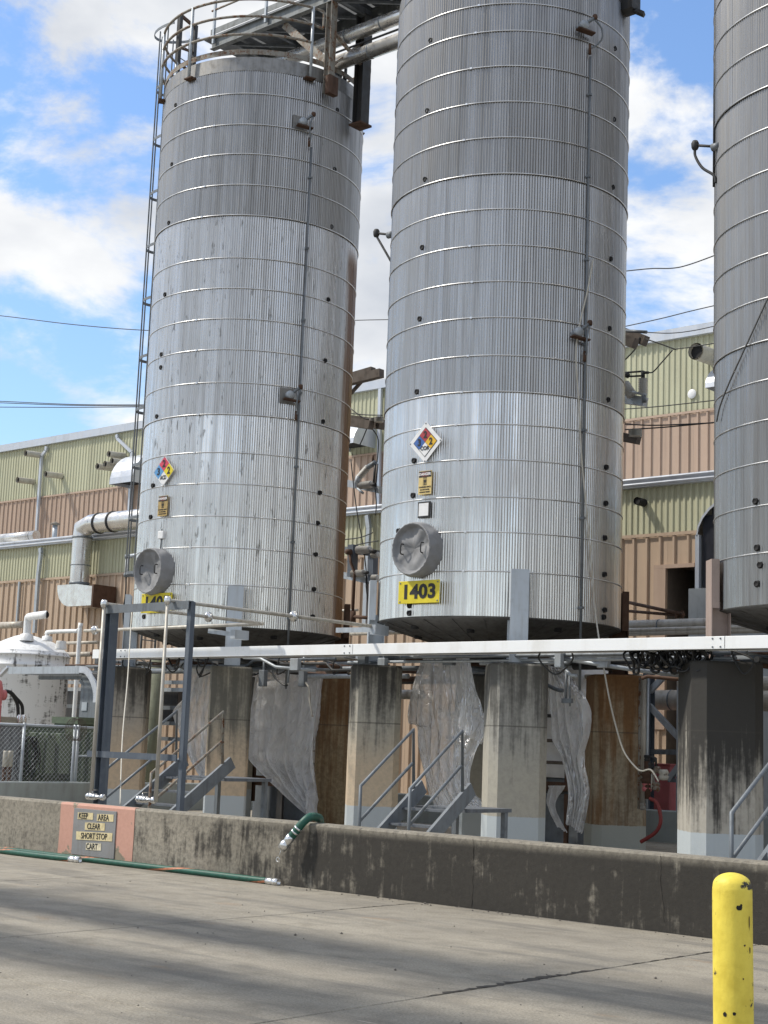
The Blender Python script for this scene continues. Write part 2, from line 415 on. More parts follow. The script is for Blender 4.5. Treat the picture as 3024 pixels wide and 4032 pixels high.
def bollard_mat():
    t = NT('bollard_paint'); v = t.co('Object'); P = t.xyz(v)
    chip = t.noise(v, 26, 8, .7); big = t.noise(t.co('Object', loc=(3, 1, 8)), 6.0, 5, .6)
    band = t.math('ADD', chip, t.math('MULTIPLY', big, .75))
    rim = t.math('MULTIPLY', t.rng(P[2], 1.06, 1.10), t.rng(P[2], 1.135, 1.10))
    lee = t.rng(P[0], .0, .085)
    msk = t.rng(t.math('ADD', band, t.math('MULTIPLY', t.math('MULTIPLY', rim, lee), .30)), 1.03, 1.055)
    soft = t.noise(v, 9, 7, .6)
    c = t.mix(t.rng(soft, .35, .7), (.80, .65, .085), (.66, .52, .055))
    c = t.mix(t.rng(t.noise(t.co('Object', (1, 1, .12)), 14, 6, .6), .58, .72, 0, .35), c, (.42, .33, .05))
    ed = t.rng(band, .99, 1.03, 0, .6)
    c = t.mix(ed, c, (.40, .30, .04))
    c = t.mix(msk, c, (.035, .03, .022))
    t.col(c).set(rough=.55).bump(t.math('SUBTRACT', t.math('ADD', t.math('MULTIPLY', t.noise(v, 40, 5, .6), .5), t.math('MULTIPLY', t.noise(t.co('Object', (1, 1, .35)), 16, 5, .6), 1.2)), msk), .5, .006)
    return t.mat

def hose_mat():
    t = NT('hose_rubber'); n = t.noise(t.co('World'), 18, 6, .6)
    t.col(t.ramp(n, (.3, (.006, .058, .040)), (.7, (.012, .10, .068)))).set(rough=.5).bump(n, .1, .003); return t.mat

def pink_mat():
    t = NT('peeling_pink_paint'); v = t.co('World'); a = t.noise(v, 2.4, 7, .62); f = t.noise(v, 22, 7, .65)
    P = t.xyz(v)
    low = t.rng(P[2], .30, .02, 0, .13)
    k = t.math('ADD', t.math('ADD', a, t.math('MULTIPLY', f, .16)), low)
    c = t.mix(t.rng(f, .35, .7, 0, .4), (.53, .30, .235), (.42, .23, .175))
    c = t.mix(t.rng(k, .68, .695), c, (.24, .215, .16))
    t.col(c).set(rough=.8).bump(t.rng(k, .735, .75, 1, 0), .6, .006); return t.mat

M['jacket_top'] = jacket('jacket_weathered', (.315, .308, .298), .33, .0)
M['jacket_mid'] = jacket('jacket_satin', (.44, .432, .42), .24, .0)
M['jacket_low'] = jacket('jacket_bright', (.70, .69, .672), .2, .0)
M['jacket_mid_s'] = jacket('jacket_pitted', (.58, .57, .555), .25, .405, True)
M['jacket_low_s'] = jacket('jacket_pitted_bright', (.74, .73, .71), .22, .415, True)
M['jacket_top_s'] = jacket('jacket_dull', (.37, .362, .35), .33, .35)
M['band'] = plain('aluminium_band', (.58, .585, .59), .36, .9, .2, 3, .05, 'World')
M['flashing'] = streaky('flashing', (.27, .265, .255), (.15, .145, .135), .5, .8, .6)
M['bridge'] = streaky('bridge_steel', (.19, .205, .21), (.09, .095, .09), .55, .3, .7)
M['head'] = streaky('tank_underside', (.085, .083, .079), (.04, .037, .032), .6, .25, .7)
M['galv'] = streaky('galvanised_steel', (.40, .44, .48), (.24, .26, .28), .5, .35, .6)
M['galv_blue'] = streaky('blue_grey_steel', (.085, .105, .135), (.17, .195, .22), .55, .1, .6)
M['galv_dark'] = streaky('dull_steel', (.17, .19, .21), (.09, .095, .10), .55, .3, .6)
M['leg'] = streaky('painted_leg', (.46, .51, .56), (.33, .34, .34), .5, .1, .45)
M['leg_brown'] = streaky('leg_primer', (.34, .27, .24), (.24, .20, .18), .6, .1, .5)
M['rail_rust'] = streaky('rusty_rail', (.26, .25, .22), (.15, .085, .045), .7, .15, .8, ((.14, .06, .025), .52))
M['rust'] = streaky('rusty_steel', (.085, .045, .028), (.035, .02, .013), .8, .1, .7)
M['black_steel'] = streaky('black_steel', (.03, .032, .035), (.07, .06, .05), .6, .2, .6)
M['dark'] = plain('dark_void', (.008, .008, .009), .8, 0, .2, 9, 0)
M['cable'] = plain('black_cable', (.010, .011, .013), .45, 0, .3, 9, 0)
M['beam'] = streaky('white_tray', (.84, .86, .87), (.62, .61, .57), .35, .0, .35, scale=1.2)
M['pipe_ins'] = streaky('insulated_pipe', (.50, .48, .43), (.24, .20, .155), .5, .2, .6)
M['pipe_silver'] = streaky('silver_jacket', (.66, .65, .63), (.44, .40, .34), .28, .85, .5, scale=1.5)
M['pipe_tan'] = streaky('weathered_pipe', (.42, .39, .34), (.20, .165, .125), .55, .25, .6)
M['fitting'] = plain('bright_fitting', (.70, .71, .72), .25, .9, .15, 20, .05)
M['sheet'] = plastic()
M['wall'] = wall_mat()
M['wrap'] = plain('white_wrap', (.80, .80, .80), .45, 0, .14, 3, .5, 'World')
M['ground'] = ground_mat('yard_concrete', 1.12)
M['ground_far'] = ground_mat('far_concrete', .9)
M['dike_floor'] = ground_mat('stained_floor', 1.3)
M['joint'] = plain('joint_filler', (.045, .04, .034), .9, 0, .4, 14, .2, 'World')
M['dike'] = streaky('painted_dike', (.33, .365, .36), (.23, .24, .22), .8, 0, .6, scale=1.2)
M['green_sd'] = siding('green_siding', (.45, .45, .315), (.31, .295, .195))
M['tan_sd'] = siding('tan_siding', (.40, .295, .225), (.28, .195, .145))
M['tan_sd2'] = siding('tan_siding_low', (.43, .325, .235), (.30, .215, .15))
M['gutter'] = streaky('gutter_metal', (.52, .55, .60), (.36, .38, .41), .4, .35, .4, scale=1.2)
M['roof'] = plain('roof_sheet', (.45, .47, .48), .5, .3)
M['vent'] = streaky('vent_paint', (.46, .44, .38), (.24, .21, .17), .6, .1, .6)
def mildew():
    t = NT('mildewed_white'); a = t.noise(t.co('World', (7, 7, .8)), 1.1, 8, .65); b = t.noise(t.co('World', (1.6, 1.6, 1.2), loc=(2, 5, 1)), 1.3, 6, .6); f = t.noise(t.co('World', (3, 3, 14)), 1.5, 6, .65)
    k = t.math('ADD', t.math('ADD', t.math('MULTIPLY', a, .6), t.math('MULTIPLY', b, .55)), t.math('MULTIPLY', f, .35))
    t.col(t.mix(t.rng(k, .765, .90, 0, .92), (.74, .76, .78), (.03, .03, .03))).set(rough=.6); return t.mat
M['white_tank'] = mildew()
M['white_pipe'] = streaky('white_pipe', (.76, .78, .79), (.40, .39, .36), .5, .0, .4)
M['trafo'] = plain('transformer_green', (.085, .115, .075), .5, 0, .2)
M['cabinet'] = plain('cabinet_beige', (.34, .32, .26), .6)
M['red'] = streaky('red_paint', (.55, .16, .165), (.42, .13, .13), .5, 0, .5)
M['red_hose'] = plain('red_hose', (.20, .025, .022), .5)
M['green_pole'] = streaky('treated_timber', (.16, .17, .12), (.08, .08, .06), .85, 0, .7)
M['timber'] = streaky('old_timber', (.12, .10, .085), (.05, .045, .04), .85, 0, .7)
M['porcelain'] = plain('insulator_grey', (.48, .48, .46), .3, 0, .1)
M['rope'] = plain('rope_fibre', (.52, .50, .44), .8, 0, .2, 60, .3)
M['chain'] = plain('wire_dark', (.10, .10, .10), .5, .5)
M['bollard'] = bollard_mat()
M['hose'] = hose_mat()
M['hose_stripe'] = plain('hose_stripe', (.42, .16, .085), .6, 0, .3, 30)
M['pink'] = pink_mat()
M['board'] = streaky('sign_board_grey', (.23, .235, .24), (.17, .165, .155), .7, 0, .5)
M['tape'] = plain('label_tape', (.62, .53, .31), .6, 0, .22, 12, .05, 'World')
M['tape_white'] = plain('label_tape_worn', (.66, .60, .44), .6, 0, .3, 9, .05, 'World')
M['ink'] = plain('black_ink', (.014, .014, .016), .55, 0, .2, 9, 0)
M['s_yellow'] = plain('sign_yellow', (.66, .55, .025), .45, 0, .10, 7, 0, 'World')
M['s_white'] = plain('sign_white', (.72, .73, .74), .45, 0, .08, 7, 0, 'World')
M['s_red'] = plain('sign_red', (.38, .045, .055), .45, 0, .14, 7, 0, 'World')
M['s_red2'] = plain('sign_red_faded', (.55, .055, .10), .45, 0, .12, 7, 0, 'World')
M['s_blue'] = plain('sign_blue', (.045, .12, .36), .45, 0, .12, 7, 0, 'World')
M['s_blue2'] = plain('sign_blue_faded', (.10, .30, .58), .45, 0, .1, 7, 0, 'World')
M['s_gold'] = plain('sign_gold', (.68, .42, .03), .45, 0, .1, 7, 0, 'World')
M['s_cream'] = plain('sign_cream', (.62, .48, .20), .5, 0, .14, 6, 0, 'World')
M['s_cream2'] = plain('sign_cream_stained', (.42, .30, .115), .55, 0, .3, 6, 0, 'World')
M['s_danger'] = plain('sign_danger_red', (.19, .045, .025), .5, 0, .2, 7, 0, 'World')
M['cover'] = plain('grey_fabric', (.225, .23, .24), .8, 0, .12, 8, .3)
M['curtain'] = plain('dark_louvre', (.012, .014, .024), .45, 0, .3)
M['blockwork'] = streaky('grey_render', (.46, .49, .50), (.34, .35, .35), .8, 0, .5)
M['pebble'] = plain('pebble', (.10, .09, .08), .9, 0, .4, 30)
M['grating'] = streaky('deck_underside', (.15, .165, .185), (.08, .085, .09), .6, .3, .6)
M['wire'] = plain('power_line', (.03, .032, .035), .6)
M['shade_wall'] = plain('recess_wall', (.12, .10, .085), .8)
# ================================================================ the setting
random.seed(7)
WY = 12.567            # front face of the low wall
g = MB(); g.box(-900, 900, -900, 900, -.5, -.06); g.build('ground', M['ground_far'], label='pale concrete yard in front of the low wall', kind='structure')
gnd = bpy.data.objects['ground']
XJ = [-6.38 + 3.84 * k for k in range(-10, 6)]; YJ = [-6.65, -.245, 6.157, WY - .004]
slab_me = {}
def slab_mesh(h):
    if h not in slab_me:
        s = MB(); w = 3.84 - .016; d = h - .014; e = .007
        x, y = w / 2, d / 2
        s.hexa([(-x, -y, -.1), (x, -y, -.1), (x, y, -.1), (-x, y, -.1), (-x, -y, -e), (x, -y, -e), (x, y, -e), (-x, y, -e)])
        b = len(s.v); s.v += [(-x + e, -y + e, 0), (x - e, -y + e, 0), (x - e, y - e, 0), (-x + e, y - e, 0)]
        s.face([b, b + 1, b + 2, b + 3])
        for i in range(4): s.face([b - 4 + i, b - 4 + (i + 1) % 4, b + (i + 1) % 4, b + i])
        s.f.pop(1); s.sm.pop(1); s.mi.pop(1)
        slab_me[h] = s.mesh('slab', M['ground'])
    return slab_me[h]
for i in range(len(XJ) - 1):
    for j in range(3):
        h = round(YJ[j + 1] - YJ[j], 3)
        link('slab', slab_mesh(h), gnd, ((XJ[i] + XJ[i + 1]) / 2, (YJ[j] + YJ[j + 1]) / 2, 0))
f = MB(); f.box(-60, 30, WY + .29, 60, -.5, -.002); f.build('dike_floor', M['dike_floor'], label='shaded concrete floor under the tanks', kind='structure')

# spalled edge along the yard joint
def spall(x, y0, y1, seed, wid):
    r = random.Random(seed); n = 46; s = MB(); b = 0
    L_, R_ = [], []
    for k in range(n + 1):
        t = k / n; y = y0 + (y1 - y0) * t; e = math.sin(PI * t) ** .5
        L_.append((x - e * wid * (r.random() ** 2.2 + .03), y, .0015)); R_.append((x + e * wid * (.55 * r.random() ** 2.5 + .02), y, .0015))
    s.v = L_ + R_
    for k in range(n): s.face([k, k + 1, n + 1 + k + 1, n + 1 + k])
    return s
spall(-6.392, 7.9, 10.1, 3, .085).build('spalled_edge', M['joint'], gnd)
spall(-6.388, 10.3, 12.4, 5, .03).build('spalled_edge', M['joint'], gnd)
spall(-10.228, 11.2, 12.5, 8, .03).build('spalled_edge', M['joint'], gnd)

# ---- low dike wall in front
def rough_wall(L, T, H, seed, nx, amp=.004):
    "cast wall, slightly uneven, chamfered top edges; runs along local x from 0"
    prof = [(0, -.05), (0, H * .33), (0, H * .66), (0, H - .022), (.018, H), (T * .5, H + .002), (T - .018, H), (T, H - .022), (T, -.05)]
    s = MB()
    def P(u, v):
        k = v * (len(prof) - 1); i = min(int(k + 1e-6), len(prof) - 1); y, z = prof[i]; x = u * L
        n = mnoise.noise(Vector((x * .9, seed, z * 2))) * amp + mnoise.noise(Vector((x * 5, seed + 4, z * 5))) * amp * .5
        return (x, y + (n if y < T * .5 else -n), z + (n if .01 < y < T - .01 else 0))
    s.grid(P, nx, len(prof) - 1, False); return s
o = rough_wall(62, .29, .71, 1, 420).build('dike_wall', M['wall'], loc=(-52, WY, 0), label='long low concrete wall with black grime along the yard', cat='wall', kind='thing')
front_wall = o
def crack(x, z0, z1, seed, w=.004):
    r = random.Random(seed); n = 22; s = MB(); dx = 0
    for k in range(n + 1):
        dx += r.uniform(-.008, .008); ww = w * (.4 + r.random())
        z = z0 + (z1 - z0) * k / n; s.v += [(x + 52 + dx - ww, -.0065, z), (x + 52 + dx + ww, -.0065, z)]
    for k in range(n): s.face([2 * k, 2 * k + 1, 2 * k + 3, 2 * k + 2])
    return s.build('crack', M['joint'], front_wall)
for x, z0, z1, sd, w_ in ((-13.02, .03, .69, 3, .0035), (-9.6, .02, .70, 5, .004), (-7.35, .1, .69, 8, .003), (-18.2, .02, .69, 9, .004)): crack(x, z0, z1, sd, w_)
p = MB()
def pk(u, v):
    x = -16.49 + u * 1.52; k = v * 4; i = int(k + 1e-6)
    y, z = [(-.004, .035), (-.004, .36), (-.004, .690), (.012, .7165), (.10, .7175)][i]
    w = mnoise.noise(Vector((u * 9, v * 3, 2))) * .006
    return (x + 52 + (.012 * mnoise.noise(Vector((v * 6, u, 9)))), y, z + (w if i == 0 else 0))
p.grid(pk, 30, 4, False); p.build('paint_patch', M['pink'], front_wall)
o = rough_wall(14.6, .25, .6, 5, 60).build('dike_wall', M['dike'], loc=(-26.35, 12.9 - .03, 0), rz=0, label='pale grey painted side wall of the dike below the chain link fence', cat='wall', kind='thing')
o.location = (-26.35, 27.4, 0); o.rotation_euler = (0, 0, -PI / 2)
o.location = (-26.6, 27.4 , 0)
o = rough_wall(46, .25, .6, 9, 120).build('dike_wall', M['dike'], loc=(-26.3, 25.6, 0), label='pale grey painted rear wall of the dike behind the columns', cat='wall', kind='thing')

# ---------------------------------------------------------------- factory buildings
def sheet_mesh(w, h, ribs, depth, flat, name, mt):
    "one ribbed cladding sheet, width w along x, ribs proud towards -y"
    s = MB(); prof = [(0, 0)]; p = w / ribs
    for k in range(ribs):
        c = (k + .5) * p
        prof += [(c - flat, 0), (c - flat * .55, -depth), (c + flat * .55, -depth), (c + flat, 0)]
    prof += [(w + .012, -.003)]
    for x, y in prof: s.v += [(x, y, 0), (x, y, h)]
    for k in range(len(prof) - 1): s.face([2 * k, 2 * k + 2, 2 * k + 3, 2 * k + 1])
    return s.mesh(name, mt)
SW = .915
def clad(parent, x0, x1, y, z0, z1, ribs, depth, flat, mt, skip=()):
    n = int((x1 - x0) / SW); me = sheet_mesh(SW, z1 - z0, ribs, depth, flat, 'siding_panel', mt)
    for k in range(n):
        if any(a < x0 + k * SW + .45 < b for a, b in skip): continue
        link('siding_panel', me, parent, (x0 + k * SW, y, z0))
hall = thing('factory_hall', 'tall factory hall with green over tan ribbed siding behind the annex', 'building', (-35, 37, 0))
X0 = -35
clad(hall, -62 - X0, 8 - X0, 0, 11.33, 13.6, 5, .030, .050, M['green_sd'])
clad(hall, -62 - X0, 8 - X0, 0, 7.9, 11.30, 3, .045, .042, M['tan_sd'])
s = MB(); s.box(-27, 43, .02, 14, 0, 13.6); s.build('wall', M['shade_wall'], hall)
s = MB(); s.box(-27.3, 43.3, -.16, .25, 13.52, 13.80); s.build('eave_gutter', M['gutter'], hall)
s = MB(); s.hexa([(-27.3, -.1, 13.81), (43.3, -.1, 13.81), (43.3, 14, 14.9), (-27.3, 14, 14.9), (-27.3, -.1, 13.84), (43.3, -.1, 13.84), (43.3, 14, 14.93), (-27.3, 14, 14.93)]); s.build('roof', M['roof'], hall)
s = MB(); s.box(-27, 43, -.062, -.0465, 11.285, 11.35); s.build('trim_strip', M['tan_sd'], hall)
annex = thing('factory_annex', 'lower factory annex with green over tan siding and a long gutter', 'building', (-35, 29, 0))
clad(annex, -50 - X0, 5 - X0, 0, 6.52, 7.62, 6, .028, .042, M['green_sd'])
DX0, DX1 = onY(*c8(515, 1900), 29).x, onY(*c8(694, 1900), 29).x     # door recess on the annex wall
clad(annex, -50 - X0, 5 - X0, 0, .05, 6.49, 3, .045, .042, M['tan_sd2'], skip=((DX0 - 1.0 - X0, DX1 + 1.0 - X0),))
s = MB(); s.box(-15, DX0 - X0, .02, 8, 0, 7.6); s.box(DX1 - X0 - .0, 40, .02, 8, 0, 7.6); s.box(DX0 - X0, DX1 - X0, 1.2, 8, 0, 7.6); s.box(DX0 - X0, DX1 - X0, .02, 1.2, onY(*c8(480, 1785), 29).z + .02, 7.6)
s.build('wall', M['shade_wall'], annex)
pd = onY(*c8(480, 1785), 29).z
kk = [-50 + SW * i for i in range(60)]; xs0 = max([q for q in kk if q + .45 <= DX0 - 1.0] or [-50]) + SW; xs1 = min(q for q in kk if q + .45 >= DX1 + 1.0)
for (xa, xb, z0, z1) in ((xs0, DX0, .05, 6.49), (DX1, xs1, .05, 6.49), (DX0, DX1, pd, 6.49)):
    w = xb - xa; me = sheet_mesh(w, z1 - z0, max(1, round(w / .305)), .045, .042, 'siding_panel', M['tan_sd2']); link('siding_panel', me, annex, (xa - X0, 0, z0))
s = MB(); s.box(-15, 40, -.06, -.0465, 6.47, 6.54); s.build('trim_strip', M['tan_sd2'], annex)
# rolled gutter with two beads
s = MB(); s.box(-15.3, 40.3, -.17, .2, 7.60, 7.76); s.tube([(-15.3, -.17, 7.77), (40.3, -.17, 7.77)], .045, 8); s.tube([(-15.3, -.18, 7.66), (40.3, -.18, 7.66)], .035, 8)
s.build('eave_gutter', M['gutter'], annex)
s = MB(); s.hexa([(-15.3, .1, 7.77), (40.3, .1, 7.77), (40.3, 8, 8.25), (-15.3, 8, 8.25), (-15.3, .1, 7.80), (40.3, .1, 7.80), (40.3, 8, 8.28), (-15.3, 8, 8.28)]); s.build('roof', M['roof'], annex)
# recessed door
dr = MB(); a = onY(*c8(520, 1800), 29); dz = a.z
dr.box(DX0 - X0 + .75, DX1 - X0 + .3, 1.12, 1.18, 2.2, dz - .35); d_o = dr.build('door', M['galv_dark'], annex)
s = MB(); s.bar((DX0 - X0 + .72, 1.08, 2.2), (DX0 - X0 + .72, 1.08, dz - .3), .08, .1); s.bar((DX0 - X0 + .68, 1.08, dz - .3), (DX1 - X0 + .3, 1.08, dz - .3), .1, .08); s.build('door_frame', M['tan_sd'], d_o)
s = MB(); s.box(DX0 - X0 - .3, DX0 - X0, -.07, .02, 2.2, dz + .0); s.box(DX0 - X0 - .3, DX1 - X0, -.07, .02, dz + .002, dz + .09); s.build('door_surround', M['tan_sd'], annex)

def downspout(parent, pts, name='downspout', mt=None, w=.12):
    s = MB()
    for a, b in zip(pts[:-1], pts[1:]): s.bar(a, b, w, w * .8, (0, 1, 0))
    return s.build(name, mt or M['gutter'], parent)
def loc(q, Y, parent): return onY(*q, Y) - parent.location
h = hall
for pts in ([c3(305, 262), c3(300, 290), c3(272, 325), c3(235, 870)], [c3(765, 185), c3(768, 210), c3(862, 300), c3(843, 720)], [c1(365, 425), c1(358, 700), c1(350, 1290)]):
    downspout(h, [loc(q, 36.86, h) for q in pts])
for pts in ([c3(265, 925), c3(268, 960), c3(250, 1100), c3(225, 1480)], [c1(270, 1345), c1(282, 1440), c1(270, 1640), c1(250, 2200)]):
    downspout(annex, [loc(q, 28.84, annex) for q in pts], mt=M['galv'])
downspout(annex, [loc(q, 28.9, annex) for q in (c3(128, 1145), c3(108, 1430))], 'conduit', M['galv'], .07)
# stub vents poking out of the hall
def stub(parent, q, Y, r, L, name='exhaust_stub', drop=.05, mt='vent'):
    c = loc(q, Y, parent); s = MB()
    s.tube([c + Vector((0, -L, -drop)), c], r, 14, False); s.tube([c + Vector((0, 0, 0)), c + Vector((0, -L + .01, -drop))], r * .86, 14, False)
    o = s.build(name, M[mt], parent)
    d = MB(); d.lathe([(0, 0), (r * .87, 0)], 14, c + Vector((0, -L * .9, -drop * .9)), 'y'); d.build('mouth', M['dark'], o); return o  # dark disc paints in the shade inside the pipe
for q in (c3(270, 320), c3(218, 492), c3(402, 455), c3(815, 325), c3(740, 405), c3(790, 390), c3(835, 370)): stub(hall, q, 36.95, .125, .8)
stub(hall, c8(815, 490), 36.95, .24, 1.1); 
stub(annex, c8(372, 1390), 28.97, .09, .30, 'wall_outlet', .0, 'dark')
s = MB(); c = loc(c8(670, 712), 36.94, hall); s.lathe([(0, -.02), (.10, -.025), (.14, 0)], 12, c, 'y'); s.build('wall_cap', M['s_white'], hall)
s = MB(); a, b = loc(c3(735, 690), 36.93, hall), loc(c3(808, 712), 36.93, hall); s.box(a.x, b.x, a.y - .03, a.y + .03, b.z - .2, a.z); s.build('wall_hatch', M['galv_dark'], hall)
# hood vents
def hood(parent, qtl, qbr, Y, dep):
    a, b = loc(qtl, Y, parent), loc(qbr, Y, parent); x0, x1, z0, z1 = a.x, b.x, min(a.z, b.z), max(a.z, b.z)
    s = MB(); n = 8; P = []
    for k in range(n + 1):
        t = k / n * PI / 2; P.append((-dep * math.sin(t), z0 + (z1 - z0) * math.cos(t)))
    for k in range(n):
        i = len(s.v); s.v += [(x0, P[k][0], P[k][1]), (x1, P[k][0], P[k][1]), (x1, P[k + 1][0], P[k + 1][1]), (x0, P[k + 1][0], P[k + 1][1])]; s.face([i, i + 1, i + 2, i + 3], True)
    for x in (x0, x1):
        i = len(s.v); s.v += [(x, y, z) for y, z in P] + [(x, 0, z0)]; s.face(list(range(i, i + n + 2)))
    o = s.build('hood_vent', M['gutter'], parent)
    d = MB(); d.box(x0 + .03, x1 - .03, -dep + .05, -.02, z0 + .12, z0 + .14); d.build('mouth', M['dark'], o); return o  # dark sheet stands in for the shade under the hood
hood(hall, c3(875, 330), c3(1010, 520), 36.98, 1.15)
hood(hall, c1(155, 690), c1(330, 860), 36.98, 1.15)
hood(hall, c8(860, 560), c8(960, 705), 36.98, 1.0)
# elbow duct on the annex
du = thing('exhaust_duct', 'bright silver elbow duct turning down the annex wall beside the far tank', 'duct')
Yd = 28.45; rr = .30
def dp(q): return onY(*c3(*q), Yd)
vx = (dp((535, 900)).x + dp((520, 1140)).x) / 2; zs = dp((535, 855)).z; zm = dp((535, 800)).z; zc = dp((640, 765)).z; xe = dp((618, 765)).x; zb = dp((518, 1165)).z
s = MB(); s.tube([(vx, Yd, zs), (vx, Yd, zb)], rr, 28, False); s.build('down_pipe', M['pipe_silver'], du)
s = MB(); s.tube([(xe, Yd, zc), (xe + 2.9, Yd, zc)], rr, 28, False); s.build('cross_pipe', M['pipe_silver'], du)
s = MB(); s.tube([(vx, Yd, zs), (vx, Yd, zm), (xe - .12, Yd, zc), (xe + .05, Yd, zc)], rr, 28, False); s.build('mitred_elbow', M['pipe_silver'], du)
for z, h_ in ((zs - .02, .03), (dp((525, 1040)).z, .012), (zb + .03, .04)):
    s = MB(); s.lathe([(rr, -h_), (rr + .018, -h_), (rr + .018, h_), (rr, h_)], 28, (vx, Yd, z)); s.build('band', M['galv_dark'], du)
for q in (652, 742): s = MB(); s.lathe([(rr, -.035), (rr + .03, -.03), (rr + .03, .03), (rr, .035)], 28, (dp((q, 765)).x, Yd, zc), 'x'); s.build('band', M['black_steel'], du)
# boot: rounded heel, square throat into the wall
xl, xr, zl = dp((425, 1230)).x, dp((662, 1250)).x, dp((520, 1312)).z
n = 12; R_ = zb - zl; pr = [(xl, zb - .02)] + [(xl + R_ * .95 * (1 - math.cos(t)), zb - .06 - (R_ - .06) * math.sin(t)) for t in [PI * .5 * k / n for k in range(n + 1)]] + [(xr, zl), (xr, zl + (zb - zl) * .82), (vx + rr * .9, zb - .02)]
s = MB(); b = len(s.v); k = len(pr); s.v += [(x, Yd - .31, z) for x, z in pr] + [(x, Yd + .5, z) for x, z in pr]
s.face(list(range(b, b + k))); s.face(list(range(b + k, b + 2 * k)))
for i in range(k): s.face([b + i, b + (i + 1) % k, b + k + (i + 1) % k, b + k + i], 0 < i < n + 1)
s.build('boot', M['pipe_silver'], du)
s = MB(); s.box(xr - .02, xr + .06, Yd - .36, Yd + .5, zl - .06, zl + (zb - zl) * .9); s.build('wall_flange', M['rust'], du)
# dark arched louvre and rendered block right of the near pair of tanks
lv = thing('loading_canopy', 'dark strip curtain under an arched white hood on the annex wall', 'canopy')
a, b = onY(*c8(692, 1300), 27.9), onY(*c8(700, 1930), 27.9); xL = (a.x + b.x) / 2; wd = 1.7
prof = [(xL + wd - wd * math.cos(t), a.z - 1.0 + 1.0 * math.sin(t)) for t in [PI * k / 16 for k in range(17)]]
s = MB()
for i in range(16):
    (xa, za), (xb, zb_) = prof[i], prof[i + 1]; q = len(s.v)
    s.v += [(xa, 27.9, za), (xb, 27.9, zb_), (xb, 28.95, zb_), (xa, 28.95, za), (xa * .985 + (xL + wd) * .015, 27.9, za - .05), (xb * .985 + (xL + wd) * .015, 27.9, zb_ - .05)]
    s.face([q, q + 1, q + 2, q + 3], True); s.face([q, q + 4, q + 5, q + 1])
s.box(xL - .02, xL + .07, 27.9, 28.95, b.z - .0, a.z - 1.0); s.box(xL + 2 * wd - .05, xL + 2 * wd, 27.9, 28.95, b.z, a.z - 1)
s.build('hood', M['gutter'], lv)
for k in range(16):
    x = xL + .12 + k * (2 * wd - .2) / 16; t = (x + .09 - xL - wd) / wd; zt = a.z - 1.06 + math.sqrt(max(0, 1 - t * t)) * 1.0
    s = MB(); yy = 27.98 + .03 * (k % 2); s.hexa([(x, yy, b.z), (x + .22, yy + .03, b.z), (x + .22, yy + .045, b.z), (x, yy + .015, b.z), (x, yy, zt), (x + .22, yy + .03, zt), (x + .22, yy + .045, zt), (x, yy + .015, zt)])
    s.build('curtain_strip', M['curtain'], lv)
s = MB(); s.box(xL, xL + 3.4, 27.6, 28.95, 0, b.z - .01); s.build('rendered_block', M['blockwork'], label='pale grey rendered block below the dark curtain', cat='wall', kind='thing')
# ================================================================ tanks
TR, TY = 2.08, 20.7
TX = {'L': -21.874, 'M': -15.393, 'R': -8.912}
ZB, ZT = 3.70, 14.68
NP, NC = 16, 18            # jacket sheets round, ribs per sheet
def jacket_mesh(z0, z1, R, mt, seed):
    s = MB(); per = 6; n = NC * per; da = 2 * PI / NP
    prof = []
    for k in range(n + 1):
        a = da * k / n
        w = mnoise.noise(Vector((a * 16, seed * 3.1, 0))) * .0030 + mnoise.noise(Vector((a * 45, seed * 3.1, 4))) * .0012
        e = min(1, 6 * k / n, 6 * (1 - k / n))
        prof.append((a, R + .0072 * math.sin(2 * PI * k / per) + w * e))
    nz = max(2, int((z1 - z0) / .8))
    for i in range(nz + 1):
        z = z0 + (z1 - z0) * i / nz
        for k, (a, r) in enumerate(prof):
            b = mnoise.noise(Vector((a * 3 + seed, z * .8, 1))) * .0055 * min(1, 6 * k / n, 6 * (1 - k / n))
            s.v.append(((r + b) * math.cos(a), (r + b) * math.sin(a), z))
    for i in range(nz):
        for k in range(n):
            s.face([i * (n + 1) + k, i * (n + 1) + k + 1, (i + 1) * (n + 1) + k + 1, (i + 1) * (n + 1) + k], True)
    return s.mesh('jacket_panel', mt)
band_me = {}
def band_mesh(R):
    if R not in band_me:
        s = MB(); s.lathe([(R - .004, -.009), (R + .006, -.009), (R + .010, -.006), (R + .010, .006), (R + .006, .009), (R - .004, .009)], 128)
        band_me[R] = s.mesh('band', M['band'])
    return band_me[R]
pl = MB(); pl.lathe([(0, .012), (.028, .012), (.034, .02), (.042, .022), (.048, .004), (.048, -.02)], 10, (0, 0, 0), 'x'); pl.mi = [0] * len(pl.f)
plug_me = pl.mesh('port_plug', M['dark'])
for v in plug_me.vertices:       # uneven rubber edge
    v.co.y *= 1 + .25 * mnoise.noise(v.co * 60); v.co.z *= 1 + .3 * mnoise.noise(v.co * 70 + Vector((3, 3, 3)))
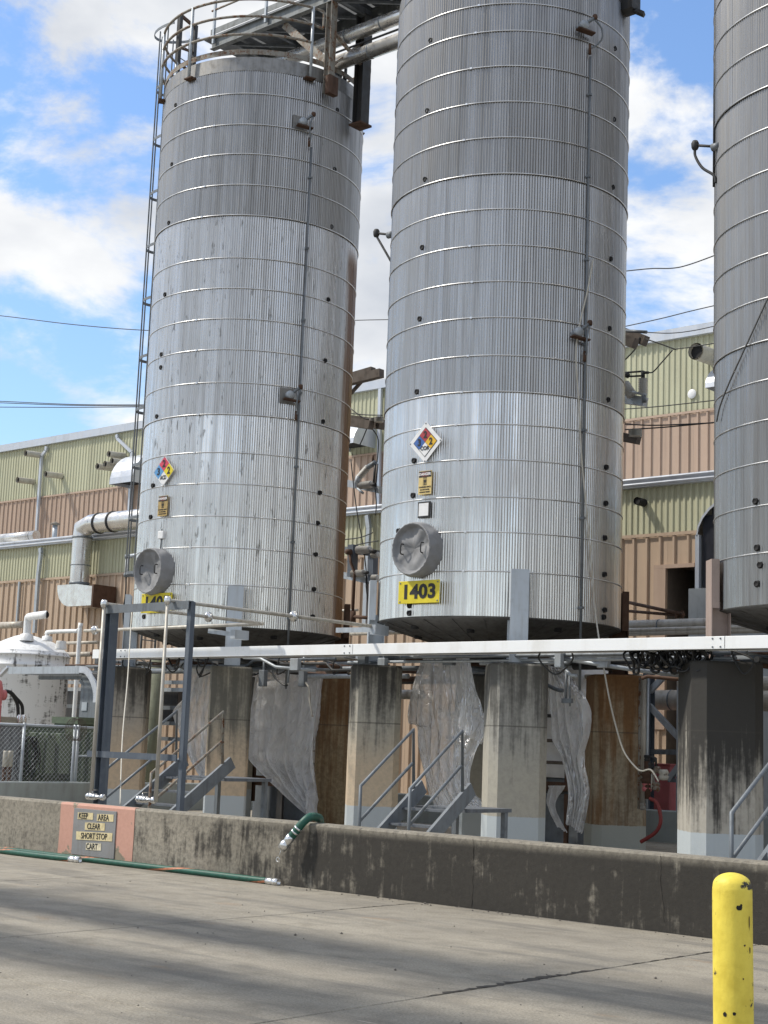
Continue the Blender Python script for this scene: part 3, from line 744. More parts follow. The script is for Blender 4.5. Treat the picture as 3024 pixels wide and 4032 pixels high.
def build_tank(key, label, tiers, bands, plugs):
    T = thing('storage_tank', label, 'tank', (TX[key], TY, 0), 0, 'corrugated storage tanks in a row')
    for ti, (z0, z1, mt) in enumerate(tiers):
        R = TR + .012 * ti - .01
        for v in range(4):
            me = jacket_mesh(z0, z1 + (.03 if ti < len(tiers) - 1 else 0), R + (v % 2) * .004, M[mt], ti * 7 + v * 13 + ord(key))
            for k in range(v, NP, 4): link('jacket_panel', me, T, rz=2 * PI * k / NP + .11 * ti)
    for z in bands:
        R = TR + .002
        for ti, (z0, z1, mt) in enumerate(tiers):
            if z0 <= z <= z1: R = TR + .012 * ti + .001
        link('band', band_mesh(R), T, (0, 0, z))
        c = MB(); c.box(R, R + .022, -.02, .02, z - .016, z + .016)
        o = c.build('band_clip', M['fitting'], T, rz=rad(-72 + 3 * math.sin(z * 9)))
    for a, z in plugs: link('port_plug', plug_me, T, ((TR + .012) * math.cos(a), (TR + .012) * math.sin(a), z), a)
    h = MB(); h.lathe([(TR + .006, ZB + .004), (TR + .004, ZB - .015), (TR - .05, ZB - .03), (1.5, ZB - .20), (.9, ZB - .36), (.3, ZB - .47), (0, ZB - .49)], 72); h.build('bottom_head', M['head'], T)
    for k in range(24):           # radial laps of the bottom jacket
        a = 2 * PI * k / 24; s = MB(); s.bar((TR * .97 * math.cos(a), TR * .97 * math.sin(a), ZB - .045), (.9 * math.cos(a), .9 * math.sin(a), ZB - .372), .012, .012); s.build('bottom_seam', M['head'], T)
    for a, r in ((-105, 1.75), (-70, 1.55), (-20, 1.75), (-128, 1.4)):
        p_ = MB(); p_.lathe([(0, -.03), (.06, -.03), (.07, .02)], 10, (r * math.cos(rad(a)), r * math.sin(rad(a)), ZB - .045 - (2.03 - r) * .31)); p_.build('port_plug', M['dark'], T)
    s = MB(); s.lathe([(TR + .022, ZT - .006), (TR + .024, ZT + .0), (TR + .016, ZT + .29), (TR - .02, ZT + .30), (TR - .08, ZT + .29), (1.2, ZT + .48), (0, ZT + .55)], 96, smooth=False); s.build('roof_flashing', M['flashing'], T)
    return T
bM = [14.06, 13.57, 12.94, 12.31, 11.68, 11.05, 10.44, 9.82, 9.2, 8.59, 7.95, 7.35, 6.81, 6.23, 5.62, 5.05, 4.42]
bL = [14.2, 13.56, 12.95, 12.32, 11.7, 10.84, 10.23, 9.62, 9.01, 8.36, 7.74, 7.0, 6.4, 5.78, 5.18, 4.48]
bR = [14.2, 13.6, 12.98, 12.36, 11.74, 11.12, 10.5, 9.87, 9.26, 8.64, 8.0, 7.39, 6.83, 6.26, 5.67, 5.07, 4.41]
pM = [onT((TX['M'], TY), *q, TR) for q in [(1698, 160), (1685, 437), (1676, 707), (1665, 975), (1655, 1256), (1644, 1543), (1632, 1814), (1628, 1951), (1571, 2091), (1614, 2384), (1613, 2414),
      (2418, 192), (2415, 471), (2410, 738), (2402, 1020), (2397, 1294), (2392, 1574), (2386, 1840), (2384, 1982), (2380, 2118), (2379, 2262), (2379, 2402), (2376, 2430)]]
pL = [onT((TX['L'], TY), *q, TR) for q in [(695, 415), (680, 648), (668, 878), (652, 1160), (638, 1396), (636, 1447), (620, 1640), (604, 1912), (595, 2036), (569, 2428),
      (1325, 434), (1315, 667), (1303, 893), (1290, 1180), (1278, 1420), (1270, 1660), (1258, 1940), (1250, 2060), (1242, 2183), (1235, 2320), (1230, 2428)]]
pR = [onT((TX['R'], TY), *q, TR) for q in [(2977, 1974), (2983, 2157), (2995, 2225), (2983, 2299)]]
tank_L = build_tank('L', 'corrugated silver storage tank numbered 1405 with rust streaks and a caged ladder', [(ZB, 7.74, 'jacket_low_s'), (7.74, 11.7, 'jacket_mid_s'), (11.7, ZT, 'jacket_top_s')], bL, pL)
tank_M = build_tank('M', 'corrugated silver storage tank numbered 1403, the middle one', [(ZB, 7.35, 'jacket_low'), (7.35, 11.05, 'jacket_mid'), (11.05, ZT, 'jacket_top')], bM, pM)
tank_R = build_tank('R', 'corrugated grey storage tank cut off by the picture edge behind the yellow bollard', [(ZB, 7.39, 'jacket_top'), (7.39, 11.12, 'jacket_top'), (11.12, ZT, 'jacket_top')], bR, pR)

# columns and legs: 45 degrees off the wall line, four to a tank
def column_mesh(w, ch, h, mt):
    a = w / 2; c = ch
    poly = [(-a + c, -a), (a - c, -a), (a, -a + c), (a, a - c), (a - c, a), (-a + c, a), (-a, a - c), (-a, -a + c)]
    s = MB(); s.prism(poly, -.05, h - .03)
    b = len(s.v); sc = .965; s.v += [(x * sc, y * sc, h) for x, y in poly]; k = len(poly)
    s.f.pop(1); s.sm.pop(1); s.mi.pop(1)
    s.face([b + i for i in range(k)])
    for i in range(k): s.face([b - k + i, b - k + (i + 1) % k, b + (i + 1) % k, b + i])
    return s.mesh('concrete_column', mt)
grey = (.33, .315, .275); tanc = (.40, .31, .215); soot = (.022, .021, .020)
cols = {
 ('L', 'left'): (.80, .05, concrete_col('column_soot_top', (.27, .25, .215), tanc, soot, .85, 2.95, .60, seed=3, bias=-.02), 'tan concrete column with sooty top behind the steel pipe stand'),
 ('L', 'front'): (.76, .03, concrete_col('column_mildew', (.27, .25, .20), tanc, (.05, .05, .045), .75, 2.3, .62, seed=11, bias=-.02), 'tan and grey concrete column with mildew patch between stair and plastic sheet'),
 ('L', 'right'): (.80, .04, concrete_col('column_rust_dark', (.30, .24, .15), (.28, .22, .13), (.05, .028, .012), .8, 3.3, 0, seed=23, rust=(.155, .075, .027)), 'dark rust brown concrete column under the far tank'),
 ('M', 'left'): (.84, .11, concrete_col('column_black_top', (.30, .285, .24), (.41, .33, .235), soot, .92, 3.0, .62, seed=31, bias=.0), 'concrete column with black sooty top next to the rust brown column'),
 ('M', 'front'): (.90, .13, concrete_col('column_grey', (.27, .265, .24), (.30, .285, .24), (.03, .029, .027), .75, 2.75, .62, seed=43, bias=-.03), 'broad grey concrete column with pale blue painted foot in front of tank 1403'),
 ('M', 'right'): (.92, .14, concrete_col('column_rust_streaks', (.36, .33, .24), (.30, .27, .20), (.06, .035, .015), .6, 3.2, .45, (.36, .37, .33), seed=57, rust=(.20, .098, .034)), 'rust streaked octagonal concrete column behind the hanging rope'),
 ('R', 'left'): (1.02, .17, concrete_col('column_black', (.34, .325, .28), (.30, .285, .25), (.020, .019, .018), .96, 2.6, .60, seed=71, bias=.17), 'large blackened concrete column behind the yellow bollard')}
ANG = {'front': -45, 'left': -135, 'right': 45, 'back': 135}
for key in 'LMR':
    for pos, a in ANG.items():
        x, y = TX[key] + 2.07 * math.cos(rad(a)), TY + 2.07 * math.sin(rad(a))
        if (key, pos) in cols:
            w, ch, mt, lab = cols[(key, pos)]
            link('concrete_column', column_mesh(w, ch, 2.95, mt), None, (x, y, 0), rad(45), lab, 'column', 'concrete columns under the tanks', 'thing')
        elif pos == 'back' and key != 'R':
            link('concrete_column', column_mesh(.84, .1, 2.95, cols[('M', 'front')][2]), None, (x, y, 0), rad(45), ('rear concrete column of the far tank behind plastic sheet' if key == 'L' else 'rear concrete column of the middle tank behind plastic sheet'), 'column', 'concrete columns under the tanks', 'thing')
        T = {'L': tank_L, 'M': tank_M, 'R': tank_R}[key]
        mt = M['leg_brown'] if (key == 'R') else (M['rust'] if pos == 'right' else M['leg'])
        r0 = TR + .045; c_, s_ = math.cos(rad(a)), math.sin(rad(a)); tx, ty = -s_, c_
        zt = 4.45 if pos == 'front' else (4.4 if key != 'R' else 4.42)
        def q(r, t, z): return (r * c_ + t * tx, r * s_ + t * ty, z)
        s = MB(); hw = .145
        # H-section leg: outer plate, web, inner plate
        for (ra, rb, ta, tb) in ((r0 + .10, r0 + .115, -hw, hw), (r0 - .15, r0 + .10, -.008, .008), (r0 - .165, r0 - .15, -hw, hw)):
            zt2 = zt if ra > r0 + .09 else ZB + .12
            s.hexa([q(ra, ta, 2.98), q(rb, ta, 2.98), q(rb, tb, 2.98), q(ra, tb, 2.98), q(ra, ta, zt2), q(rb, ta, zt2), q(rb, tb, zt2), q(ra, tb, zt2)])
        for t in (-hw, hw - .012):
            s.hexa([q(r0 - .0, t, ZB + .02), q(r0 + .10, t, ZB + .02), q(r0 + .10, t + .012, ZB + .02), q(r0 - .0, t + .012, ZB + .02), q(r0 - .0, t, zt), q(r0 + .10, t, zt), q(r0 + .10, t + .012, zt), q(r0 - .0, t + .012, zt)])
        s.build('leg', mt, T)
        s = MB(); s.hexa([q(r0 - .27, -.24, 2.948), q(r0 + .21, -.24, 2.948), q(r0 + .21, .24, 2.948), q(r0 - .27, .24, 2.948), q(r0 - .27, -.24, 2.978), q(r0 + .21, -.24, 2.978), q(r0 + .21, .24, 2.978), q(r0 - .27, .24, 2.978)])
        s.build('base_plate', M['rust'] if pos == 'right' else M['galv_dark'], T)

# ---- signs on the tanks (theta -90 faces the wall)
def sign_frame(key, th, z, off=.022):
    return Vector((TX[key] + (TR + off) * math.cos(th), TY + (TR + off) * math.sin(th), z))
def sgn(name, label, cat, key, th, z, group, off=.03):
    return thing(name, label, cat, sign_frame(key, th, z, off), th + PI / 2, group)
RX = (PI / 2, 0, 0)
def number_sign(key, txt, th, z, lab):
    T = sgn('number_sign', lab, 'sign', key, th, z, 'yellow tank number signs', .09)
    s = MB(); s.box(-.43, .43, 0, .012, -.185, .185); bevel(s.build('plate', M['s_yellow'], T), .01)
    for i, ch in enumerate(txt): letters(ch, .315, M['ink'], T, (-.27 + i * .182, -.004, -.004), RX, 'digit', 1.12, .012)
    for x in (-.39, .39):
        for zz in (-.15, .15): q = MB(); q.lathe([(0, -.008), (.012, -.008), (.014, 0)], 8, (x, 0, zz), 'y'); q.build('screw', M['galv_dark'], T)
number_sign('M', '1403', rad(-90), 4.09, 'yellow number plate reading 1403 below the round fabric cover')
number_sign('L', '1405', rad(-89), 4.13, 'yellow number plate reading 1405 half hidden by the pipe stand')
def hazard(key, th, z, r, lab, red, blue, gold, border, code):
    T = sgn('hazard_diamond', lab, 'sign', key, th, z, 'four colour hazard diamonds', .07)
    def dia(c, rr, y, mt, name):
        s = MB(); s.v = [(c[0] - rr, y, c[1]), (c[0], y, c[1] - rr), (c[0] + rr, y, c[1]), (c[0], y, c[1] + rr), (c[0] - rr, y + .008, c[1]), (c[0], y + .008, c[1] - rr), (c[0] + rr, y + .008, c[1]), (c[0], y + .008, c[1] + rr)]
        for q in ((0, 1, 2, 3), (7, 6, 5, 4), (0, 4, 5, 1), (1, 5, 6, 2), (2, 6, 7, 3), (3, 7, 4, 0)): s.face(list(q))
        return s.build(name, mt, T)
    if border: dia((0, 0), r, 0, M['s_white'], 'plate'); ri = r * .70
    else: dia((0, 0), r, 0, M['s_white'], 'plate'); ri = r * .985
    if border: dia((0, 0), ri * 1.04, -.0026, M['ink'], 'outline')
    h = ri / 2 - .004; y0 = -.011
    for c, mt, t in (((0, ri / 2), red, '2'), ((-ri / 2, 0), blue, '3'), ((ri / 2, 0), gold, '2'), ((0, -ri / 2), 's_white', None)):
        dia(c, h, y0 + .0035, M[mt], 'field')
        if t: letters(t, ri * .66, M['ink'], T, (c[0], y0 - .001, c[1] + .0), RX, 'digit', .9, .006)
    letters(code, ri * .38, M['ink'], T, (0, y0 - .001, -ri * .43), RX, 'lettering', .95 if border else .75, .003)
    for x, zz in ((-r + .03, 0), (r - .03, 0), (0, r - .03), (0, -r + .03)): q = MB(); q.lathe([(0, -.007), (.011, -.007), (.013, 0)], 8, (x, -.001, zz), 'y'); q.build('screw', M['galv_dark'], T)
hazard('M', rad(-89.5), 6.555, .345, 'white bordered hazard diamond reading COR on tank 1403', 's_red', 's_blue', 's_gold', True, 'COR')
hazard('L', rad(-89.9), 6.67, .295, 'faded hazard diamond without border on tank 1405', 's_red2', 's_blue2', 's_yellow', False, 'ACD')
def danger(key, th, z, lab, cream):
    T = sgn('danger_sign', lab, 'sign', key, th, z, 'confined space danger signs', .055)
    w, h = .135, .195
    s = MB(); s.box(-w, w, 0, .008, -h, h); s.build('plate', M[cream], T)
    s = MB(); s.box(-w + .008, w - .008, -.0035, -.0005, h - .105, h - .008); s.build('header', M['ink'], T)
    s = MB(); s.lathe([(0, -.0045), (.046, -.0045)], 24, (0, 0, h - .056), 'y'); o = s.build('oval', M['s_danger'], T); o.scale = (2.3, 1, .82); o.location = (0, 0, (h - .056) * .18)
    letters('DANGER', .062, M['s_white'], T, (0, -.0075, h - .057), RX, 'lettering', .98, .002)
    s = MB()
    for a in ((-.042, .042, .012, .016), ): pass
    for x0, x1, z0, z1 in ((-.036, .036, .078, .084), (-.036, .036, -.042, -.036), (-.036, -.030, -.036, .078), (.030, .036, -.036, .078), (-.014, .014, -.004, .046), (-.022, -.016, .004, .044), (.016, .022, .004, .044), (-.013, -.003, -.036, -.004), (.003, .013, -.036, -.004)): s.box(x0, x1, -.003, -.0005, z0, z1)
    s.lathe([(0, -.003), (.012, -.003)], 10, (0, 0, .060), 'y'); s.build('pictogram', M['ink'], T)
    for k, (t, sz) in enumerate((('CONFINED SPACE', .034), ('DO NOT ENTER', .030), ('WITHOUT PERMIT', .030))): letters(t, sz, M['ink'], T, (0, -.002, -.075 - k * .042), RX, 'lettering', .88, .0012)
danger('M', rad(-89.3), 5.885, 'cream danger sign about confined space on tank 1403', 's_cream')
danger('L', rad(-89.7), 6.0, 'stained brown danger sign about confined space on tank 1405', 's_cream2')
T = sgn('data_plate', 'small white data plate in a black frame above the fabric cover', 'plate', 'M', rad(-89.6), 5.44, None, .05)
s = MB(); s.box(-.125, .125, 0, .03, -.13, .13); s.build('frame', M['ink'], T)
s = MB(); s.box(-.10, .10, -.006, -.002, -.105, .105); s.build('face', M['s_white'], T)
T = sgn('junction_box', 'small pale box with a pipe stub above the far fabric cover', 'box', 'L', rad(-90.1), 5.44, None, .06)
s = MB(); s.box(-.075, .075, 0, .07, -.075, .075); bevel(s.build('body', M['s_white'], T), .01); s = MB(); s.tube([(0, .03, -.07), (0, .03, -.30)], .012, 6); s.tube([(0, .03, .07), (0, .03, .12)], .012, 6); s.build('stub', M['galv_dark'], T)

# ---- padded covers over the manways
def cover(key, th, z, r, lab, seed, sag):
    T = sgn('manway_cover', lab, 'cover', key, th, z, 'grey fabric manway covers', -.02)
    L = .29; s = MB(); nr, na = 22, 72
    def P(u, v):
        a = 2 * PI * v; k = u * 1.0
        if k < .46:                                   # front face, hollow with creases
            rr = r * .86 * (k / .46); y = -L + .05
            cr = mnoise.noise(Vector((math.cos(a) * rr * 5, math.sin(a) * rr * 5, seed))) * .05 + abs(mnoise.noise(Vector((math.cos(a) * 2.2, math.sin(a) * 2.2, seed + 9)))) * .05 * (rr / r)
            y += cr + sag * .10 * (1 - rr / r)
        elif k < .62:                                 # gathered rim
            t = (k - .46) / .16; rr = r * (.86 + .14 * math.sin(t * PI / 2)); y = -L + .05 - .05 * math.sin(t * PI)
            rr += .004 * math.sin(a * 47 + 3 * mnoise.noise(Vector((math.cos(a) * 2, math.sin(a) * 2, seed)))); y += .005 * math.sin(a * 41 + 2)
        else:                                         # side skirt
            t = (k - .62) / .38; rr = r * (1 + .035 * math.sin(t * PI)) ; y = -L + .05 + (L + .02) * t
            rr += .008 * math.sin(a * 13 + 4 * mnoise.noise(Vector((math.cos(a), math.sin(a), seed + t)))) * (1 - t * .6) + .02 * mnoise.noise(Vector((math.cos(a) * 2, math.sin(a) * 2, t * 2 + seed)))
        return (rr * math.cos(a), y, rr * math.sin(a) * 1.04 - .03 * sag * (1 - math.cos(2 * a)) * .3)
    s.grid(P, 50, na); s.build('fabric', M['cover'], T)
    for x in (-.52 * r, .52 * r):
        h = MB(); h.tube(spline([(x, -L + .07, .20 * r), (x, -L + .01, .18 * r), (x, -L, 0), (x, -L + .01, -.18 * r), (x, -L + .07, -.20 * r)], 4), .011, 6); h.build('handle', M['black_steel'], T)
ca_, cz_ = onT((TX['M'], TY), 1619, 2168, TR + .25)
cover('M', ca_, cz_ + .04, .415, 'grey fabric manway cover standing out above the 1403 plate', 2, .6)
ca_, cz_ = onT((TX['L'], TY), 582, 2250, TR + .25)
cover('L', ca_, cz_ + .04, .42, 'crumpled grey fabric manway cover half over the pipe stand on tank 1405', 7, 1.5)

# ---- level sensors with their conduits
def sensor(key, th, z, lab, plate, lpipe, flip):
    T = sgn('level_sensor', lab, 'sensor', key, th, z, 'level sensors on the tank sides', .02)
    if plate: s = MB(); s.box(-.26, .12, -.004, .012, -.19, .19); s.build('back_plate', M['flashing'], T)
    s = MB(); s.lathe([(.0, -.22), (.085, -.22), (.10, -.19), (.10, -.10), (.085, -.08), (.06, -.05), (.06, .05)], 16, (-.06, 0, .0), 'y'); s.build('housing', M['galv'], T)
    s = MB(); s.bar((-.20, -.12, -.10), (.20, -.16, -.14), .16, .03); s.build('bracket', M['rust'], T)
    s = MB(); s.tube([(-.02, -.15, .02), (.10, -.20, .14), (.17, -.22, .20)], .035, 10); s.build('arm', M['galv_dark'], T)
    s = MB(); s.lathe([(0, .0), (.04, .0), (.055, .03), (.055, .08), (.04, .11), (0, .12)], 14, (.18, -.22, .16)); s.build('head', M['rust'], T)
    w = 1 if flip else -.4
    s = MB(); s.tube(spline([(.18, -.22, .16), (.18 + .16 * w, -.24, 0), (.18 + .19 * w, -.22, -.22), (.18 + .06 * w, -.16, -.40), (.15, -.10, -.44)], 6), .02, 8); s.build('flex_conduit', M['galv_dark'], T)
    s = MB(); s.tube([(.15, -.10, -.36), (.15, -.10, -.58)], .032, 8); s.build('coupling', M['rust'], T)
    T.scale = (.8, .8, .8)
    return T
for key, th, z, lab, pl_, fl in (('M', rad(-20), 13.78, 'level sensor with curled flexible conduit near the top of tank 1403', False, True),
                                 ('M', rad(-20), 8.42, 'level sensor with looped conduit half way up tank 1403', False, False),
                                 ('L', rad(-22), 13.70, 'level sensor on a square plate near the top of tank 1405', True, False),
                                 ('L', rad(-22), 8.18, 'level sensor on a square plate half way up tank 1405', True, False)):
    sensor(key, th, z, lab, pl_, None, fl)
for key, th, z1, lab in (('M', -15.5, 13.3, 'thin grey conduit running down tank 1403 past its sensors'), ('L', -16.7, 13.25, 'thin grey conduit down the rust stained far tank past its square sensor plates')):
    c = math.cos(rad(th)); s_ = math.sin(rad(th)); x, y = TX[key] + (TR + .06) * c, TY + (TR + .06) * s_
    T = thing('conduit', lab, 'conduit', (x, y, 2.6), 0, 'vertical sensor conduits')
    s = MB(); s.tube([(0, 0, 0), (0, 0, z1 - 2.6)], .021, 8); s.build('pipe', M['galv_dark'], T)
    for k in range(7): q = MB(); q.box(-.035, .035, -.03, .03, 1.3 + k * 1.45, 1.34 + k * 1.45); q.build('clamp', M['galv_dark'], T)
# ================================================================ top works on the far tank: rail, ladder, bridge
cL = (TX['L'], TY)
def ring_pts(r, a0, a1, z, n=60): return [(cL[0] + r * math.cos(a), cL[1] + r * math.sin(a), z) for a in [rad(a0 + (a1 - a0) * k / n) for k in range(n + 1)]]
rl = thing('guard_rail', 'curved grey pipe guard rail round the top of tank 1405', 'railing')
RR = 2.19
for z in (15.40, 15.78, 16.14):
    s = MB(); s.tube(ring_pts(RR, -163, -18, z), .027, 8); s.build('rail', M['rail_rust'], rl)
    s = MB(); s.tube(ring_pts(RR, 20, 165, z), .027, 8); s.build('rail', M['rail_rust'], rl)
for a0 in (-18, 20):
    e = 1 if a0 > 0 else -1; x, y = cL[0] + RR * math.cos(rad(a0)), cL[1] + RR * math.sin(rad(a0))
    dx, dy = RR * (math.cos(rad(a0 - e * 4)) - math.cos(rad(a0))), RR * (math.sin(rad(a0 - e * 4)) - math.sin(rad(a0)))
    s = MB(); s.tube([(x, y, 15.78), (x + dx, y + dy, 15.76), (x + dx * 1.1, y + dy * 1.1, 15.8), (x + dx * 1.1, y + dy * 1.1, 16.1), (x + dx, y + dy, 16.14), (x, y, 16.14)], .025, 8); s.build('end_loop', M['rail_rust'], rl)
for a in (-160, -124, -88, -54, -20, 24, 62, 100, 138, 163):
    x, y = RR * math.cos(rad(a)), RR * math.sin(rad(a))
    if a != -54:
        s = MB(); s.tube([(cL[0] + x, cL[1] + y, 14.66), (cL[0] + x, cL[1] + y, 16.16)], .032, 8); s.build('post', M['galv'], rl)
        s = MB(); s.box(-.07, .07, -.11, .11, 14.64, 14.665); s.build('foot_plate', M['rust'], rl, (cL[0] + x * .985, cL[1] + y * .985, 0), rad(a))
s = MB()
for k in range(72):
    a0, a1 = rad(-165 + 330 * k / 72), rad(-165 + 330 * (k + 1) / 72)
    q = lambda r, a, z: (cL[0] + r * math.cos(a), cL[1] + r * math.sin(a), z)
    i = len(s.v); s.v += [q(2.10, a0, 15.02), q(2.10, a1, 15.02), q(2.10, a1, 15.13), q(2.10, a0, 15.13), q(2.04, a0, 15.13), q(2.04, a1, 15.13), q(2.09, a1, 15.02), q(2.09, a0, 15.02), q(2.09, a0, 15.12), q(2.09, a1, 15.12)]
    s.face([i, i + 1, i + 2, i + 3]); s.face([i + 3, i + 2, i + 5, i + 4]); s.face([i + 7, i + 8, i + 9, i + 6])
tk = s.build('toe_ring', M['rail_rust'], rl)
# cage ladder
ld = thing('cage_ladder', 'tall caged ladder clinging to the shaded side of tank 1405', 'ladder')
TH = rad(-171); er = Vector((math.cos(TH), math.sin(TH), 0)); et = Vector((-math.sin(TH), math.cos(TH), 0)); c0 = Vector((*cL, 0))
def lp(r, t, z): return c0 + er * r + et * t + Vector((0, 0, z))
for t in (-.22, .22): s = MB(); s.bar(lp(2.30, t, 3.3), lp(2.30, t, 17.1), .06, .012, er); s.build('side_rail', M['galv_dark'], ld)
s = MB(); s.tube([lp(2.3, -.22, 3.6), lp(2.3, .22, 3.6)], .012, 6); rung = s.mesh('rung', M['galv_dark'])
for k in range(44): link('rung', rung, ld, (0, 0, k * .305))
hz = [onY(px * 1.8228, py * 1.8228, 19.9).z for px, py in [(352, 58), (345, 180), (340, 292), (334, 410), (327, 525), (322, 640), (315, 765), (308, 878), (300, 1000), (294, 1115), (290, 1235)]]
def hoop(r_out, w):
    return [lp(2.28, -w, 0)] + [lp(2.28 + r_out * math.sin(t), -w * 1.05 * math.cos(t), 0) for t in [PI * k / 14 for k in range(15)]] + [lp(2.28, w, 0)]
for k, z in enumerate(hz):
    P = [p + Vector((0, 0, z)) for p in hoop(.70 if k else .85, .36 if k else .42)]
    s = MB()
    for a, b in zip(P[:-1], P[1:]): s.bar(a, b, .012, .06)
    s.build('hoop', M['galv_dark'], ld)
for t in (18, 54, 90, 126, 162):
    x = lp(2.28 + .70 * math.sin(rad(t)), -.38 * math.cos(rad(t)), 0)
    s = MB(); s.bar(x + Vector((0, 0, hz[-1] - .05)), x + Vector((0, 0, hz[0] + .02)), .036, .010, er); s.build('cage_strap', M['galv_dark'], ld)
for z in (5.2, 7.6, 10.1, 12.6, 14.4):
    for t in (-.22, .22): s = MB(); s.bar(lp(2.09, t, z), lp(2.3, t, z), .04, .01); s.build('stand_off', M['galv_dark'], ld)
for t in (-.26, .26): s = MB(); s.bar(lp(2.26, t, 14.9), lp(2.26, t, 17.35), .10, .08, er); s.build('gate_post', M['black_steel'], ld)
s = MB(); s.bar(lp(2.26, -.26, 16.2), lp(2.26, .26, 16.25), .05, .05); s.bar(lp(2.26, -.26, 16.7), lp(2.26, .26, 16.6), .04, .04); s.bar(lp(2.26, -.24, 17.3), lp(2.26, .26, 17.36), .05, .07); s.build('safety_gate', M['rust'], ld)
# bridge between the tank tops
br = thing('tank_bridge', 'grey steel walkway bridge from tank 1405 up to the next tank', 'walkway')
NY, FY, BZ = 20.3, 21.4, 16.36; XA, XB = -23.2, -9.5
for y in (NY, FY): s = MB(); s.ibeam((XA, y, BZ + .13), (XB, y, BZ + .13), .13, .26); s.build('main_beam', M['bridge'], br)
for k in range(13):
    x = XA + .5 + k * 1.05; s = MB(); s.bar((x, NY + .07, BZ + .12), (x, FY - .07, BZ + .12), .07, .14); s.build('cross_beam', M['galv_dark'], br)
for k in range(12):
    x = XA + .5 + k * 1.05; s = MB(); s.bar((x, NY + .1, BZ + .03), (x + 1.05, FY - .1, BZ + .03), .05, .05); s.build('wind_brace', M['galv_dark'], br)
s = MB(); 
for k in range(46): y = NY - .05 + k * (FY - NY + .1) / 45; s.bar((XA, y, BZ + .28), (XB, y, BZ + .28), .006, .035)
s.build('deck_grating', M['grating'], br)
for k in range(27):
    x = XA + k * .5; s = MB(); s.bar((x, NY - .05, BZ + .265), (x, FY + .05, BZ + .265), .42, .008); s.build('deck_plank', M['grating'], br)
for y in (NY - .06, FY + .06):
    for z, r in ((BZ + 1.33, .024), (BZ + .88, .022)): s = MB(); s.tube([(XA, y, z), (XB, y, z)], r, 8); s.build('handrail', M['rail_rust'], br)
    s = MB(); s.bar((XA, y, BZ + .38), (XB, y, BZ + .38), .008, .13); s.build('toe_board', M['bridge'], br)
    for k in range(9): x = XA + .1 + k * 1.6; s = MB(); s.bar((x, y, BZ + .1), (x, y, BZ + 1.33), .05, .05); s.build('rail_post', M['galv'], br)
s = MB(); s.ibeam((-19.66, NY + .02, 14.42), (-19.66, NY + .02, BZ), .17, .15, up=(1, 0, 0)); s.build('support_post', M['rail_rust'], br)
s = MB(); s.box(-19.62, -19.50, NY - .12, NY + .13, 14.36, 14.74); s.build('bracket', M['rust'], br)
s = MB(); s.ibeam((-19.52, 21.15, 14.02), (-19.52, 21.15, BZ), .24, .24, .02, up=(1, 0, 0)); s.build('support_post', M['black_steel'], br)
s = MB(); s.box(-19.68, -19.36, 20.98, 21.32, 13.98, 14.02); s.build('bracket', M['rust'], br)
s = MB(); s.bar((-19.68, NY + .02, 15.05), (-21.1, NY + .1, BZ), .16, .03, (0, 1, 0)); s.build('diagonal_brace', M['rail_rust'], br)
s = MB(); s.bar((-19.66, NY + .05, 15.0), (-19.55, FY - .1, 15.95), .10, .05); s.bar((-19.64, NY + .06, 15.75), (-19.52, 21.1, 15.3), .07, .05); s.build('diagonal_brace', M['rail_rust'], br)
def pipe(name, label, pts, r, mt, cat='pipe', group=None, n=12, rings=None, smooth=True):
    T = thing(name, label, cat, pts[0], 0, group); o = Vector(pts[0]); s = MB(); s.tube([Vector(p) - o for p in pts], r, n); s.build('run', M[mt], T)
    if rings:
        a, b = Vector(pts[0]) - o, Vector(pts[-1]) - o; d = (b - a); L = d.length; k = int(L / rings); R = d.to_track_quat('Z', 'Y').to_matrix()
        for i in range(1, k + 1): s = MB(); s.lathe([(r, -.015), (r + .008, -.01), (r + .008, .01), (r, .015)], n, a + d * (i * rings / L), mat=R); s.build('band', M['galv_dark'], T)
    return T
pipe('insulated_pipe', 'silver clad pipe under the bridge between the tank tops', [(-21.6, 20.85, 15.86), (-14, 20.85, 15.86)], .145, 'pipe_silver', rings=.95, n=20, group='pipes under the bridge')
pipe('insulated_pipe', 'lower silver clad pipe hanging beneath the bridge pipe', [(-19.9, 20.75, 15.28), (-14, 20.75, 15.28)], .15, 'pipe_silver', rings=.95, n=20, group='pipes under the bridge')
pipe('conduit', 'pair of dark thin lines between the two bridge pipes', [(-20.6, 20.8, 15.56), (-14, 20.8, 15.58)], .022, 'black_steel', 'conduit')
s = MB()
for k in range(3): s.tube(spline([(-20.4 + k * .18, 21.2, 15.05), (-20.3 + k * .18, 21.1, 15.35), (-20.1 + k * .12, 21.0, 15.2), (-20.0 + k * .1, 20.9, 15.0)], 5), .03, 6)
s.build('hose_loop', M['black_steel'], label='dark hose loop tucked under the bridge end', cat='hose')
s = MB(); s.lathe([(.0, .40), (.16, .38), (.20, .30), (.20, 0)], 16, (-20.6, 21.3, 14.98)); s.tube([(-20.6, 21.3, 15.3), (-20.6, 21.3, 15.75), (-20.5, 21.1, 15.85)], .07, 10); s.build('roof_vent', M['rail_rust'], label='small rusty vent on the roof of tank 1405', cat='vent')
# dark bracket at the top of the middle tank
b = onY(2478, 22, 21.2)
T = thing('rail_bracket', 'dark bracket at the top of tank 1403', 'bracket', (b.x, b.y, b.z))
s = MB(); s.box(-.14, .14, -.14, .14, -.12, .8); s.build('stub', M['black_steel'], T); s = MB(); s.bar((0, 0, -.05), (.24, .1, -.2), .14, .06); s.build('gusset', M['black_steel'], T)
